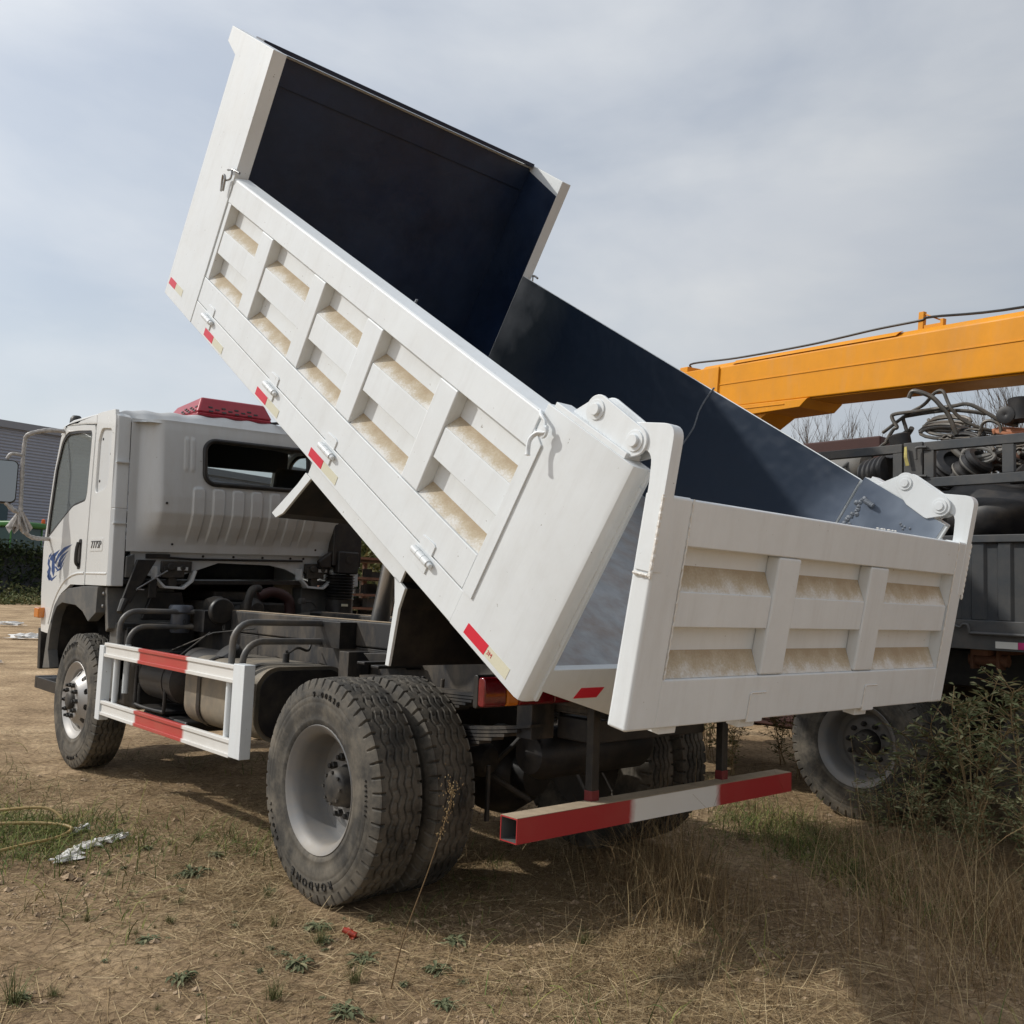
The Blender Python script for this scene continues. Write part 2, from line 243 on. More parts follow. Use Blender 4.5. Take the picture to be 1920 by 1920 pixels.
# ------------------------------------------------------------------ mesh helpers
class MB:
    def __init__(s): s.v = []; s.f = []; s.mi = []; s.at = []; s.cur = 0
    def add(s, vs, fs, at=None):
        o = len(s.v); s.v += [tuple(p) for p in vs]; s.f += [tuple(i+o for i in f) for f in fs]; s.mi += [s.cur]*len(fs)
        s.at += (at if at else [0.0]*len(vs))
        return s
    def hexa(s, b, t):      # bottom quad, top quad (same order)
        return s.add(list(b)+list(t), [(3, 2, 1, 0), (4, 5, 6, 7), (0, 1, 5, 4), (1, 2, 6, 5), (2, 3, 7, 6), (3, 0, 4, 7)])
    def box(s, x0, x1, y0, y1, z0, z1):
        return s.hexa([(x0, y0, z0), (x1, y0, z0), (x1, y1, z0), (x0, y1, z0)], [(x0, y0, z1), (x1, y0, z1), (x1, y1, z1), (x0, y1, z1)])
    def prism(s, poly, vec):
        n = len(poly); a = [Vector(p) for p in poly]; b = [p+Vector(vec) for p in a]
        return s.add(a+b, [tuple(range(n))[::-1], tuple(range(n, 2*n))]+[(i, (i+1) % n, n+(i+1) % n, n+i) for i in range(n)])
    def plate(s, outer, holes, org, ex, ey, th):   # 2-D polygon with holes in the plane (ex, ey), thickness vector th
        org, ex, ey, th = map(Vector, (org, ex, ey, th))
        loops = [outer]+list(holes); pts = [p for lp in loops for p in lp]
        tris = tessellate_polygon([[Vector((p[0], p[1], 0)) for p in lp] for lp in loops])
        P = [org+ex*p[0]+ey*p[1] for p in pts]; n = len(P)
        fs = [tuple(t) for t in tris]+[tuple(i+n for i in reversed(t)) for t in tris]
        o = 0
        for lp in loops:
            k = len(lp); fs += [(o+i, o+(i+1) % k, n+o+(i+1) % k, n+o+i) for i in range(k)]; o += k
        return s.add(P+[p+th for p in P], fs)
    def tube(s, path, r, n=8, cap=True, close=False):
        path = [Vector(p) for p in path]; k = len(path); rs = r if isinstance(r, (list, tuple)) else [r]*k
        vs = []; prev = None
        for i, p in enumerate(path):
            if close: d = path[(i+1) % k]-path[i-1]
            else: d = path[min(i+1, k-1)]-path[max(i-1, 0)]
            d.normalize()
            if prev is None:
                a = d.orthogonal().normalized()
            else:
                a = (prev-d*prev.dot(d)); a = a.normalized() if a.length > 1e-6 else d.orthogonal().normalized()
            prev = a; b = d.cross(a)
            vs += [p+(a*math.cos(2*math.pi*j/n)+b*math.sin(2*math.pi*j/n))*rs[i] for j in range(n)]
        fs = []
        for i in range(k if close else k-1):
            i2 = (i+1) % k
            fs += [(i*n+j, i*n+(j+1) % n, i2*n+(j+1) % n, i2*n+j) for j in range(n)]
        if cap and not close: fs += [tuple(range(n))[::-1], tuple((k-1)*n+j for j in range(n))]
        return s.add(vs, fs)
    def lathe(s, prof, n=48, c=(0, 0, 0), axis='y', close=False):   # prof: (radius, along axis)
        vs = []
        for r, a in prof:
            for j in range(n):
                q = 2*math.pi*j/n; x, z = r*math.cos(q), r*math.sin(q)
                vs.append((c[0]+x, c[1]+a, c[2]+z) if axis == 'y' else ((c[0]+a, c[1]+x, c[2]+z) if axis == 'x' else (c[0]+x, c[1]+z, c[2]+a)))
        k = len(prof); fs = []
        for i in range(k if close else k-1):
            i2 = (i+1) % k
            fs += [(i*n+j, i*n+(j+1) % n, i2*n+(j+1) % n, i2*n+j) for j in range(n)]
        if not close:
            if prof[0][0] > 1e-5: fs.append(tuple(range(n)))
            if prof[-1][0] > 1e-5: fs.append(tuple((k-1)*n+j for j in range(n))[::-1])
        return s.add(vs, fs)
    def grid(s, fn, us, vs_, skip=None):
        nu, nv = len(us), len(vs_)
        V = [fn(u, v) for u in us for v in vs_]
        fs = []
        for i in range(nu-1):
            for j in range(nv-1):
                if skip and skip((us[i]+us[i+1])/2, (vs_[j]+vs_[j+1])/2): continue
                fs.append((i*nv+j, (i+1)*nv+j, (i+1)*nv+j+1, i*nv+j+1))
        return s.add(V, fs)
    def mesh(s, name, smooth=None, attr=None, recalc=True):
        me = bpy.data.meshes.new(name); me.from_pydata(s.v, [], s.f)
        me.polygons.foreach_set('material_index', s.mi)
        if attr:
            a = me.attributes.new(attr, 'FLOAT', 'POINT'); a.data.foreach_set('value', s.at)
        if recalc:
            bm = bmesh.new(); bm.from_mesh(me); bmesh.ops.recalc_face_normals(bm, faces=bm.faces); bm.to_mesh(me); bm.free()
        if smooth is not None:
            me.polygons.foreach_set('use_smooth', [True]*len(me.polygons)); me.set_sharp_from_angle(angle=R_(smooth))
        me.update(); return me

def link(name, me, mats, parent=None, mtx=None, bevel=0, seg=2):
    o = bpy.data.objects.new(name, me); COL.objects.link(o)
    if mats is not None and len(me.materials) == 0:
        for m in (mats if isinstance(mats, (list, tuple)) else [mats]): me.materials.append(m)
    if parent is not None: o.parent = parent
    if mtx is not None: o.matrix_local = mtx
    if bevel:
        b = o.modifiers.new('bevel', 'BEVEL'); b.width = bevel; b.segments = seg; b.limit_method = 'ANGLE'; b.angle_limit = R_(40); b.use_clamp_overlap = True
        b.harden_normals = True
    return o
SHEAR = False
def ob(name, mb, mats, parent=None, mtx=None, bevel=0, smooth=None, attr=None, seg=2):
    if SHEAR: mb.v = [(x, y, z+.035*(1.06-y)) for x, y, z in mb.v]
    return link(name, mb.mesh(name, smooth if smooth is not None else (35 if bevel else None), attr), mats, parent, mtx, bevel, seg)
def thing(name, label, cat, loc=(0, 0, 0), rz=0, group=None):
    o = bpy.data.objects.new(name, None); COL.objects.link(o); o.location = loc; o.rotation_euler = (0, 0, rz); o.empty_display_size = .2
    return tag(o, label, cat, group)
def tag(o, label, cat, group=None):
    o['label'] = label; o['category'] = cat
    if group: o['group'] = group
    return o
def copy_tree(o, parent=None):
    c = o.copy(); COL.objects.link(c)
    if parent is not None: c.parent = parent
    for ch in list(o.children): copy_tree(ch, c)
    return c
def text_mesh(body, size, ext=.001, align='CENTER'):
    cu = bpy.data.curves.new('t', 'FONT'); cu.body = body; cu.size = size; cu.extrude = ext; cu.align_x = align; cu.align_y = 'CENTER'; cu.resolution_u = 2
    o = bpy.data.objects.new('t', cu); COL.objects.link(o)
    me = bpy.data.meshes.new_from_object(o.evaluated_get(bpy.context.evaluated_depsgraph_get()))
    bpy.data.objects.remove(o); me.materials.clear(); return me
def rrect(x0, x1, y0, y1, r, n=5):
    P = []
    for cx, cy, a0 in ((x1-r, y1-r, 0), (x0+r, y1-r, 90), (x0+r, y0+r, 180), (x1-r, y0+r, 270)):
        P += [(cx+r*math.cos(R_(a0+90*i/n)), cy+r*math.sin(R_(a0+90*i/n))) for i in range(n+1)]
    return P
def smooth_path(pts, k=6, close=False):
    pts = [Vector(p) for p in pts]; out = []; n = len(pts)
    for i in range(n if close else n-1):
        p0 = pts[(i-1) % n] if (close or i > 0) else pts[i]; p1 = pts[i]; p2 = pts[(i+1) % n]; p3 = pts[(i+2) % n] if (close or i+2 < n) else p2
        for j in range(k):
            t = j/k; out.append(.5*((2*p1)+(-p0+p2)*t+(2*p0-5*p1+4*p2-p3)*t*t+(-p0+3*p1-3*p2+p3)*t**3))
    if not close: out.append(pts[-1])
    return out
def round_poly(pts, r, n=4):     # fillet the corners of a 2-D polygon
    P = []; k = len(pts)
    for i in range(k):
        a, b, c = Vector(pts[i-1]), Vector(pts[i]), Vector(pts[(i+1) % k]); rr = r[i] if isinstance(r, (list, tuple)) else r
        d1 = (a-b); d2 = (c-b); q = min(rr, d1.length*.45, d2.length*.45)
        if q < 1e-4: P.append(tuple(b)); continue
        p1 = b+d1.normalized()*q; p2 = b+d2.normalized()*q
        for j in range(n+1):
            t = j/n; P.append(tuple(p1*(1-t)**2+b*2*t*(1-t)+p2*t*t))
    return P
# ================================================================== the white dump truck
def hull(P):
    P = sorted(P); cr = lambda o, a, b: (a[0]-o[0])*(b[1]-o[1])-(a[1]-o[1])*(b[0]-o[0]); H = []
    for S in (P, P[::-1]):
        h = []
        for q in S:
            while len(h) > 1 and cr(h[-2], h[-1], q) <= 0: h.pop()
            h.append(q)
        H += h[:-1]
    return H
truck = thing('dump_truck', 'white dump truck with its empty bed tipped up and tailgate hanging open', 'dump truck')
TH = .5672
BM = Matrix(((math.cos(TH), 0, -math.sin(TH), -1.3804), (0, 1, 0, 0), (math.sin(TH), 0, math.cos(TH), 1.0536), (0, 0, 0, 1)))
PHI = .1801
TM = Matrix(((math.cos(PHI), 0, -math.sin(PHI), -1.8454), (0, 1, 0, 0), (math.sin(PHI), 0, math.cos(PHI), 1.0046), (0, 0, 0, 1)))
V0, VR, VI = 1.184, 1.122, 1.1      # outer plane, recess plane, inner plane of the side walls

def sgn(mb, s):       # mirror a builder to the other side
    if s < 0: mb.v = [(x, -y, z) for x, y, z in mb.v]
    return mb
COLS = [(.498, .985), (1.126, 1.640), (1.794, 2.257), (2.397, 2.941), (3.098, 3.645)]
RIBS = [(.985, 1.126), (1.640, 1.794), (2.257, 2.397), (2.941, 3.098)]
for s in (1, -1):
    b = MB(); b.box(.498, 3.645, VI, VR, .148, .90)
    b.prism([(.498, V0, .765), (.498, V0, .900), (.498, V0-.007, .908), (.498, VI, .925), (.498, VI, .765)], (3.147, 0, 0))
    b.box(.498, 3.645, VR-.004, V0, .148, .30)
    b.box(3.600, 3.645, VR, V0-.004, .302, .763)
    sp = ob('side_panel', sgn(b, s), M['white'], truck, BM, .004)
    ribm = MB(); ribm.box(0, .1, VR-.003, V0-.001, .303, .762)
    for a, c in RIBS:
        r = MB(); r.box(a, c, VR-.003, V0-.001, .302, .763); ob('rib', sgn(r, s), M['white'], sp, None, .008)
    for a, c in COLS:
        c2 = c if c < 3.6 else 3.60
        r = MB(); r.box(a+.002, c2-.002, VR-.003, V0-.009, .470, .606); ob('raised_band', sgn(r, s), M['white'], sp, None, .003)
        for root, front in ((.662, .607), (.362, .301)):
            r = MB(); n = 1
            vs = [(a+.001, VR-.001, root), (a+.001, V0-.011, front), (a+.001, VR-.001, front), (c2-.001, VR-.001, root), (c2-.001, V0-.011, front), (c2-.001, VR-.001, front)]
            r.add(vs, [(0, 1, 4, 3), (1, 2, 5, 4), (2, 0, 3, 5), (0, 2, 1), (3, 4, 5)], [1, 0, 0, 1, 0, 0])
            ob('dusty_ledge', sgn(r, s), M['ledge'], sp, None, 0, None, 'dust')
    li = MB(); li.box(.50, 3.655, VI-.004, VI-.001, .135, .92); ob('wall_liner', sgn(li, s), M['linerR'], sp)
    # seam welds on the inner wall
    wl = MB(); wl.tube(smooth_path([(1.62+.012*math.sin(i*1.9), VI-.004, .15+.79*i/9) for i in range(10)], 2), .006, 5); ob('weld_seam', sgn(wl, s), M['seam'], sp)
    # lower sill
    b = MB(); b.box(.486, 3.655, VI, V0-.002, 0, .143); sill = ob('bed_sill', sgn(b, s), M['white'], truck, BM, .004)
    for u, w0, tx in ((2.50, .037, 0), (1.787, .037, 0), (3.345, .037, 0)):
        r = MB(); r.prism([(u+.075, V0-.002, w0-.022), (u+.075, V0-.002, w0+.022), (u-.07, V0-.002, w0+.022), (u-.07, V0-.002, w0-.022)], (0, .0025, 0)); ob('red_reflector', sgn(r, s), M['tape_red'], sill)
        r = MB(); r.prism([(u-.073, V0-.002, w0-.022), (u-.073, V0-.002, w0+.022), (u-.23, V0-.002, w0+.022), (u-.23, V0-.002, w0-.022)], (0, .002, 0)); ob('cream_reflector', sgn(r, s), M['tape_cream'], sill)
    for u in (.78, 1.71, 2.42, 3.41):
        h = MB(); h.prism([(u-.05, V0-.001, .146), (u-.05, V0-.001, .190), (u-.035, V0-.001, .197), (u+.05, V0-.001, .190), (u+.05, V0-.001, .146)], (0, .007, 0))
        h.prism([(u-.05, V0-.003, .064), (u+.05, V0-.003, .064), (u+.05, V0-.003, .118), (u-.05, V0-.003, .118)], (0, .008, 0))
        hp = ob('hinge', sgn(h, s), M['white'], sp, None, .002)
        k = MB()
        for i in range(3): k.lathe([(.0165, -.019), (.0165, .019)], 14, (u+(i-1)*.041, V0+.014, .117), 'x')
        k.lathe([(.010, -.075), (.012, -.07), (.012, .07), (.010, .075)], 12, (u-.004, V0+.014, .117), 'x')
        hh = ob('hinge_knuckle', sgn(k, s), M['white'], sp, None, 0, 40)
    # rear post
    b = MB()
    b.prism([(.486, V0, 0), (.03, V0, 0), (.012, V0-.006, 0), (.003, V0-.02, 0), (0, V0-.04, 0), (0, VI, 0), (.486, VI, 0)], (0, 0, .945))
    b.prism([(.455, V0-.004, .944), (.06, V0-.004, .944), (.06, VI+.004, .944), (.455, VI+.004, .944)], (0, 0, .022))
    rpst = ob('rear_post', sgn(b, s), M['white'], truck, BM, .003)
    r = MB(); r.prism([(.424, V0-.001, .15), (.488, V0-.001, .15), (.488, V0-.001, .84), (.424, V0-.001, .805)], (0, .009, 0)); ob('stop_bar', sgn(r, s), M['white'], rpst, None, .001)
    r = MB(); r.box(-.012, .004, VI+.002, VI+.016, .01, .94); r.box(-.016, .0, VI+.018, VI+.022, .25, .88); ob('post_flange', sgn(r, s), M['white'], rpst)
    if s > 0 or True:
        r = MB(); r.prism([(.392, V0, .021), (.386, V0, .067), (.243, V0, .067), (.249, V0, .021)], (0, .002, 0)); ob('red_reflector', sgn(r, s), M['tape_red'], rpst)
        r = MB(); r.prism([(.247, V0, .022), (.241, V0, .067), (.10, V0, .067), (.10, V0, .022)], (0, .0015, 0)); ob('cream_reflector', sgn(r, s), M['tape_cream'], rpst)
    li = MB(); li.box(.004, .484, VI-.004, VI-.001, .135, .944); ob('wall_liner', sgn(li, s), M['linerR'], rpst)
    wl = MB()
    for i in range(16): wl.lathe([(0, -.008), (.009+.006*random.random(), 0), (0, .008)], 7, (.44+.012*random.gauss(0, 1), VI-.006, .66+.20*i/16), 'y')
    wl.lathe([(.012, -.03), (.016, .02), (0, .03)], 12, (.385, VI-.022, .845), 'x')
    for i in range(5): wl.lathe([(0, -.006), (.007, 0), (0, .006)], 6, (.16+.02*random.gauss(0, 1), VI-.005, .83+.012*random.gauss(0, 1)), 'y')
    ob('weld_spots', sgn(wl, s), M['seam'], rpst, None, 0, 60)['kind'] = 'stuff'
    # latch: staple, ring and dropped handle
    k = MB(); k.tube(smooth_path([(.50, V0+.004, .905), (.475, V0+.02, .90), (.44, V0+.022, .89), (.428, V0+.022, .872)], 4), .007, 8)
    k.lathe([(.0, 0), (.022, .002), (.022, .014), (0, .016)], 14, (.415, V0+.028, .858), 'y')
    k.tube(smooth_path([(.418, V0+.028, .88), (.402, V0+.036, .862), (.430, V0+.045, .845), (.438, V0+.055, .81), (.412, V0+.06, .765)], 5), [.009]*20+[.011], 8)
    ob('latch_handle', sgn(k, s), M['white'], rpst, None, 0, 45)
    k = MB(); k.tube(smooth_path([(3.60, V0+.004, .948), (3.66, V0+.018, .948), (3.73, V0+.02, .93)], 4), .008, 8)
    k.tube(smooth_path([(3.68, V0+.02, .945), (3.66, V0+.02, .90), (3.70, V0+.025, .872), (3.73, V0+.03, .88)], 4), .006, 8)
    k.tube(smooth_path([(3.715, V0+.03, .80), (3.735, V0+.035, .87), (3.725, V0+.038, .895), (3.70, V0+.035, .88), (3.69, V0+.03, .81)], 5), .007, 8)
    # front post with its forward ear
    b = MB(); b.prism([(3.66, V0, 0), (4.186, V0, 0), (4.18, V0, 1.52), (4.352, V0, 1.576), (4.345, V0, 1.667), (3.662, V0, 1.640)], (0, -(V0-VI), 0))
    fp = ob('front_post', sgn(b, s), M['white'], truck, BM, .003)
    ob('latch_handle', sgn(k, s), M['steel'], fp, None, 0, 45)
    r = MB(); r.prism([(4.158, V0, .075), (4.150, V0, .12), (4.03, V0, .12), (4.038, V0, .075)], (0, .002, 0)); ob('red_reflector', sgn(r, s), M['tape_red'], fp)
    r = MB(); r.prism([(4.036, V0, .075), (4.028, V0, .12), (3.90, V0, .12), (3.90, V0, .075)], (0, .0015, 0)); ob('cream_reflector', sgn(r, s), M['tape_cream'], fp)
    li = MB(); li.prism([(3.664, VI-.004, .131), (4.08, VI-.004, .131), (4.08, VI-.004, 1.612), (3.664, VI-.004, 1.53)], (0, .003, 0)); ob('wall_liner', sgn(li, s), M['black'], fp)
    # wheel-arch box hung under the sill, with its two end plates
    b = MB(); b.box(.95, 1.94, 1.088, 1.10, -.125, -.002); arch = ob('fender_strip', sgn(b, s), M['white'], truck, BM, .002)
    b = MB(); b.box(.95, 1.94, .50, 1.087, -.118, -.03); ob('fender_top', sgn(b, s), M['blackplastic'], arch)
    P1 = [(1.90, -.127), (2.035, -.405), (2.088, -.461), (2.140, -.462), (2.0, -.21), (1.965, -.127)]
    P2 = [(1.004, -.118), (.906, -.119), (.893, -.215), (.804, -.452), (.828, -.464), (.935, -.207)]
    for P, nm in ((P1, 'front_fender_plate'), (P2, 'rear_fender_plate')):
        b = MB(); b.prism([(u, 1.10, q) for u, q in P], (0, -.014, 0)); e = ob(nm, sgn(b, s), M['white'], truck, BM, .002)
        b = MB(); b.prism([(u, 1.085, q) for u, q in P], (0, -.60, 0)); ob('fender_panel', sgn(b, s), M['chassis'], e)
    # tailgate link: two cheek plates on pins, and a lug welded to the post
    OUT = hull([(.277+.053*math.cos(q), 1.022+.053*math.sin(q)) for q in [i*.26 for i in range(24)]]+[(.066+.05*math.cos(q), 1.010+.05*math.sin(q)) for q in [i*.26 for i in range(24)]]+[(.215, .934), (.105, .924), (.09, .926)])
    for v0, v1 in ((1.152, 1.165), (1.086, 1.098)):
        b = MB(); b.prism([(u, v0, q) for u, q in OUT], (0, v1-v0, 0)); lk = ob('link_plate', sgn(b, s), M['white'], truck, BM, .003)
        for pu, pw in ((.277, 1.022), (.066, 1.010)):
            k = MB(); k.lathe([(.036, 1.160 if v0 > 1.1 else 1.079), (.036, 1.170 if v0 > 1.1 else 1.091)], 20, (pu, 0, pw), 'y')
            k.lathe([(.021, 1.16 if v0 > 1.1 else 1.072), (.021, 1.182 if v0 > 1.1 else 1.09)], 18, (pu, 0, pw), 'y')
            ob('link_pin', sgn(k, s), M['white'], lk, None, .002, 40)
    b = MB(); b.prism([(u, 1.102, q) for u, q in round_poly([(.405, .946), (.12, .946), (.235, 1.055), (.318, 1.055)], [.005, .005, .04, .04])], (0, .048, 0)); ob('link_lug', sgn(b, s), M['white'], truck, BM, .003)

# 3-letter print on the near reflective tape
for s_, u, w0, sz in ((1, .222, .043, .026),):
    me = text_mesh('3M', sz, .0004)
    o = link('tape_print', me, M['inkred'], truck, BM @ Matrix.Translation((u, V0+.0022, w0)) @ Matrix.Rotation(R_(90), 4, 'X') @ Matrix.Rotation(R_(180), 4, 'Y'))
# front wall, top lip, floor, rear sill
b = MB(); b.box(4.085, 4.15, -VI, VI, 0, 1.64); fw = ob('front_wall', b, M['white'], truck, BM, .003)
b = MB(); b.box(4.077, 4.083, -VI+.001, VI-.001, .131, 1.625); ob('wall_liner', b, M['black'], fw)
b = MB(); b.box(4.035, 4.17, -VI+.002, VI-.002, 1.642, 1.668); ob('top_lip', b, M['black'], fw, None, .003)
b = MB(); b.box(4.068, 4.0765, -VI+.003, VI-.003, 1.46, 1.624); ob('lip_plate', b, M['black'], fw, None, .002)
b = MB(); b.box(.03, 4.08, -VI+.001, VI-.001, .10, .13); fl = ob('bed_floor', b, M['floor'], truck, BM)
b = MB(); b.box(.12, 4.08, -VI+.012, VI-.012, .03, .097); ob('bed_underside', b, M['blackplastic'], truck, BM)
b = MB(); b.prism([(0, VI-.001, .137), (0, -VI+.001, .137), (0, -VI+.001, .045), (0, -.60, -.108), (0, .60, -.108), (0, VI-.001, .045)], (.028, 0, 0)); rs = ob('rear_sill', b, M['white'], truck, BM, .003)
for q in (.84, -.84):
    b = MB(); b.prism([(-.003, q+.068, .004), (-.003, q+.052, .050), (-.003, q-.072, .050), (-.003, q-.056, .004)], (.003, 0, 0)); ob('red_reflector', b, M['tape_red'], rs)
for q in (-.38, .38):
    b = MB(); b.box(.05, 4.1, q-.045, q+.045, -.14, .029); ob('bed_beam', b, M['chassis'], truck, BM, .004)
for i in range(8):
    u = .35+i*.5; b = MB(); b.box(u, u+.06, -1.05, 1.05, -.035, .028); ob('cross_member', b, M['chassis'], truck, BM)

# ------------------------------------------------------------------ tailgate (x forward into the bed, y across, z up the gate)
b = MB(); b.box(.056, .08, -1.147, 1.147, .002, .768)
b.box(0, .0562, -1.040, 1.004, .612, .766); b.box(0, .0562, -1.040, 1.004, .004, .168)
tg = ob('tailgate', b, M['white'], truck, TM, .006)
for y0, y1 in ((.997, 1.15), (-1.15, -1.033)):
    b = MB(); b.box(-.002, .079, y0, y1, 0, .771); ob('gate_post', b, M['white'], tg, None, .012)
    k = MB(); yy = y0 if y0 > 0 else y1
    k.tube([(-.001, yy+.002*math.sin(i*2.3), .17+.598*i/40) for i in range(41)], [.003+.0014*abs(math.sin(i*1.7)) for i in range(41)], 5); ob('weld_bead', k, M['weld'], tg)
TR = [(.285, .436), (-.41, -.255)]
for y0, y1 in TR:
    b = MB(); b.box(.001, .058, y0, y1, .169, .611); ob('rib', b, M['white'], tg, None, .010)
for y0, y1 in ((.436, .996), (-.255, .285), (-1.032, -.41)):
    b = MB(); b.box(.007, .058, y0+.002, y1-.002, .343, .463); ob('raised_band', b, M['white'], tg, None, .004)
    for root, front in ((.545, .4625), (.255, .169)):
        vs = [(.0555, y0+.001, root), (.011, y0+.001, front), (.0555, y0+.001, front), (.0555, y1-.001, root), (.011, y1-.001, front), (.0555, y1-.001, front)]
        r = MB(); r.add(vs, [(0, 1, 4, 3), (1, 2, 5, 4), (2, 0, 3, 5), (0, 2, 1), (3, 4, 5)], [1, 0, 0, 1, 0, 0]); ob('dusty_ledge', r, M['ledge'], tg, None, 0, None, 'dust')
for y in (.43, -.42):
    b = MB(); b.box(-.003, .002, y-.05, y+.05, -.004, .105); ob('patch_plate', b, M['white'], tg, None, .002)
    k = MB(); k.tube([(-.003, y+.051, .0+.104*i/12) for i in range(13)]+[(-.003, y+.05-.1*i/12, .106) for i in range(1, 13)], [.0025+.0015*(i % 3)/2 for i in range(25)], 5); ob('weld_bead', k, M['weld'], tg)
    b = MB(); b.box(.02, .075, y-.04, y+.06, -.03, 0); ob('gate_tab', b, M['white'], tg, None, .003)
b = MB(); b.box(.02, .07, .86, .95, -.025, 0); ob('gate_tab', b, M['white'], tg, None, .003)
ARM = round_poly([(-.004, .52), (.066, .52), (.066, .80), (.075, .905), (.20, .895), (.225, .985), (-.004, .995)], [.003, .003, .02, .06, .04, .05, .05], 6)
for s in (1, -1):
    b = MB(); b.prism([(x, 1.106, z) for x, z in ARM], (0, .050, 0)); a = ob('hanger_arm', sgn(b, s), M['white'], tg, None, .004)
    k = MB(); k.tube([(-.003, 1.156, .50+.27*i/30) for i in range(31)]+[(.0+.07*i/8, 1.156, .508) for i in range(9)], [.004+.003*abs(math.sin(i*2.1)) for i in range(40)], 5); ob('weld_bead', sgn(k, s), M['weld'], tg)
b = MB()
for i in range(9):
    y = -.30-.02*i+.01*random.random(); b.lathe([(0, -.004), (.008, 0), (0, .004)], 6, (.03+.01*random.random(), y, .772), 'z')
ob('weld_spots', b, M['weld'], tg)

# ------------------------------------------------------------------ wheels
def tyre_mesh(R=.509, ri=.262, W=.13, tw=.103):
    prof = []      # (axial y, radius, zone)
    side = [(-.098, ri+.016), (-.111, ri+.028), (-.1175, ri+.035), (-.1215, ri+.05), (-.1225, ri+.056), (-.1215, ri+.058), (-.1265, ri+.085), (-.130, ri+.115), (-.130, ri+.128), (-.1285, ri+.132), (-.130, ri+.137), (-.1285, ri+.158), (-.127, ri+.160), (-.128, ri+.166), (-.1245, ri+.185), (-.1235, ri+.187), (-.1225, ri+.195), (-.1175, R-.034), (-.113, R-.022), (-.110, R-.014), (-.105, R-.006)]
    tr = [(-.1+.2*i/56, R-.010*((i-28)/28)**2*.8-.001) for i in range(57)]
    prof = side+tr+[(-y, r) for y, r in side[::-1]]
    nP = len(prof); nT = 384
    y = np.array([p[0] for p in prof]); r = np.array([p[1] for p in prof])
    th = np.arange(nT)/nT*2*np.pi
    TT, YY = np.meshgrid(th, y, indexing='ij'); RR = np.tile(r, (nT, 1))
    NZ = 32
    ph = (TT*NZ/(2*np.pi)) % 1
    tri = np.clip(np.abs(ph-.5)*4-1, -.75, .75)
    dep = np.zeros_like(RR)
    for y0 in (-.058, -.019, .019, .058):
        q = y0+.0095*tri*(1 if y0 in (-.058, .019) else 1)
        dep = np.maximum(dep, np.where((np.abs(YY-q) < .005) & (np.abs(YY) < .1), .012, 0))
    sh = (TT*48/(2*np.pi)) % 1     # shoulder slots
    tt = (TT*48/(2*np.pi)+.5) % 1
    slotL = (np.abs(sh-.5) < .11) & (YY < -.083) & (YY > -.1195); slotR = (np.abs(tt-.5) < .11) & (YY > .083) & (YY < .1195)
    dep = np.where(slotL | slotR, np.maximum(dep, .013), dep)
    sipe = (np.abs(((TT*64/(2*np.pi)) % 1)-.5) < .07) & (np.abs(YY) < .1) & (np.abs(np.abs(YY)-.038) < .011)
    dep = np.where(sipe, np.maximum(dep, .005), dep)
    RR = RR-dep
    Yd = YY-np.sign(YY)*np.where(slotL | slotR, .006, 0)
    V = np.stack([RR*np.cos(TT), Yd, RR*np.sin(TT)], -1).reshape(-1, 3)
    i, j = np.meshgrid(np.arange(nT), np.arange(nP-1), indexing='ij'); i2 = (i+1) % nT
    Fq = np.stack([i*nP+j, i2*nP+j, i2*nP+j+1, i*nP+j+1], -1).reshape(-1, 4)
    me = bpy.data.meshes.new('tyre'); me.from_pydata(V.tolist(), [], Fq[:, ::-1].tolist())
    me.polygons.foreach_set('use_smooth', [True]*len(me.polygons)); me.set_sharp_from_angle(angle=R_(38)); me.update()
    me.materials.append(M['rubber']); return me
TYRE = tyre_mesh()
def lettering(items, y=.1295):
    bm = bmesh.new()
    for txt, ang0, rad, size, step in items:
        for i, ch in enumerate(txt):
            if ch == ' ': continue
            me = text_mesh(ch, size, .0035); a = R_(ang0-step*(i-(len(txt)-1)/2))
            # outer side faces +Y; up = radially outwards; seen from +Y, +X is to the left
            Mx = Matrix.Rotation(-(a-math.pi/2), 4, 'Y') @ Matrix.Translation((0, y, rad)) @ Matrix.Rotation(math.pi, 4, 'Z') @ Matrix.Rotation(R_(90), 4, 'X')
            me.transform(Mx); bm.from_mesh(me); bpy.data.meshes.remove(me)
    me = bpy.data.meshes.new('lettering'); bm.to_mesh(me); bm.free(); me.materials.append(M['lett']); return me
M['lett'] = mat('tyre_lettering', (.018, .017, .016), .6, var=.2)
# angles are measured so that text reads clockwise for someone looking at the outer side
LET_REAR = lettering([('9.00R20', 97, .43, .036, -4.7), ('ROADONE', 268, .418, .052, -7.6), ('RADIAL', 330, .42, .026, -4.6), ('TUBELESS', 175, .42, .018, -2.8)])
LET_FRONT = lettering([('ROADONE', 75, .42, .05, -7.2), ('9.00R20', 265, .43, .036, -4.7)])
NUTM = MB(); NUTM.lathe([(.019, 0), (.019, .022), (.012, .026), (.012, .040), (.004, .043)], 6, (0, 0, 0), 'y'); NUTM = NUTM.mesh('wheel_nut', 30); NUTM.materials.append(M['castiron'])
def rim_dish(front):
    b = MB()
    if front:       # convex disc carrying hand holes
        b.lathe([(.268, -.10), (.283, -.098), (.2925, -.104)] [::-1] + [(.262, -.085), (.262, .08), (.272, .098), (.288, .104), (.2925, .112), (.2885, .117), (.278, .112), (.262, .096), (.246, .088), (.236, .082), (.232, .06)], 64)
    else:
        b.lathe([(.2925, -.104), (.283, -.098), (.262, -.085), (.255, -.04), (.262, .08), (.272, .098), (.286, .104), (.2925, .113), (.2895, .1185), (.281, .114), (.266, .098), (.252, .088), (.244, .06), (.240, -.02), (.236, -.075), (.225, -.088)], 64)
    return b.mesh('rim', 40)
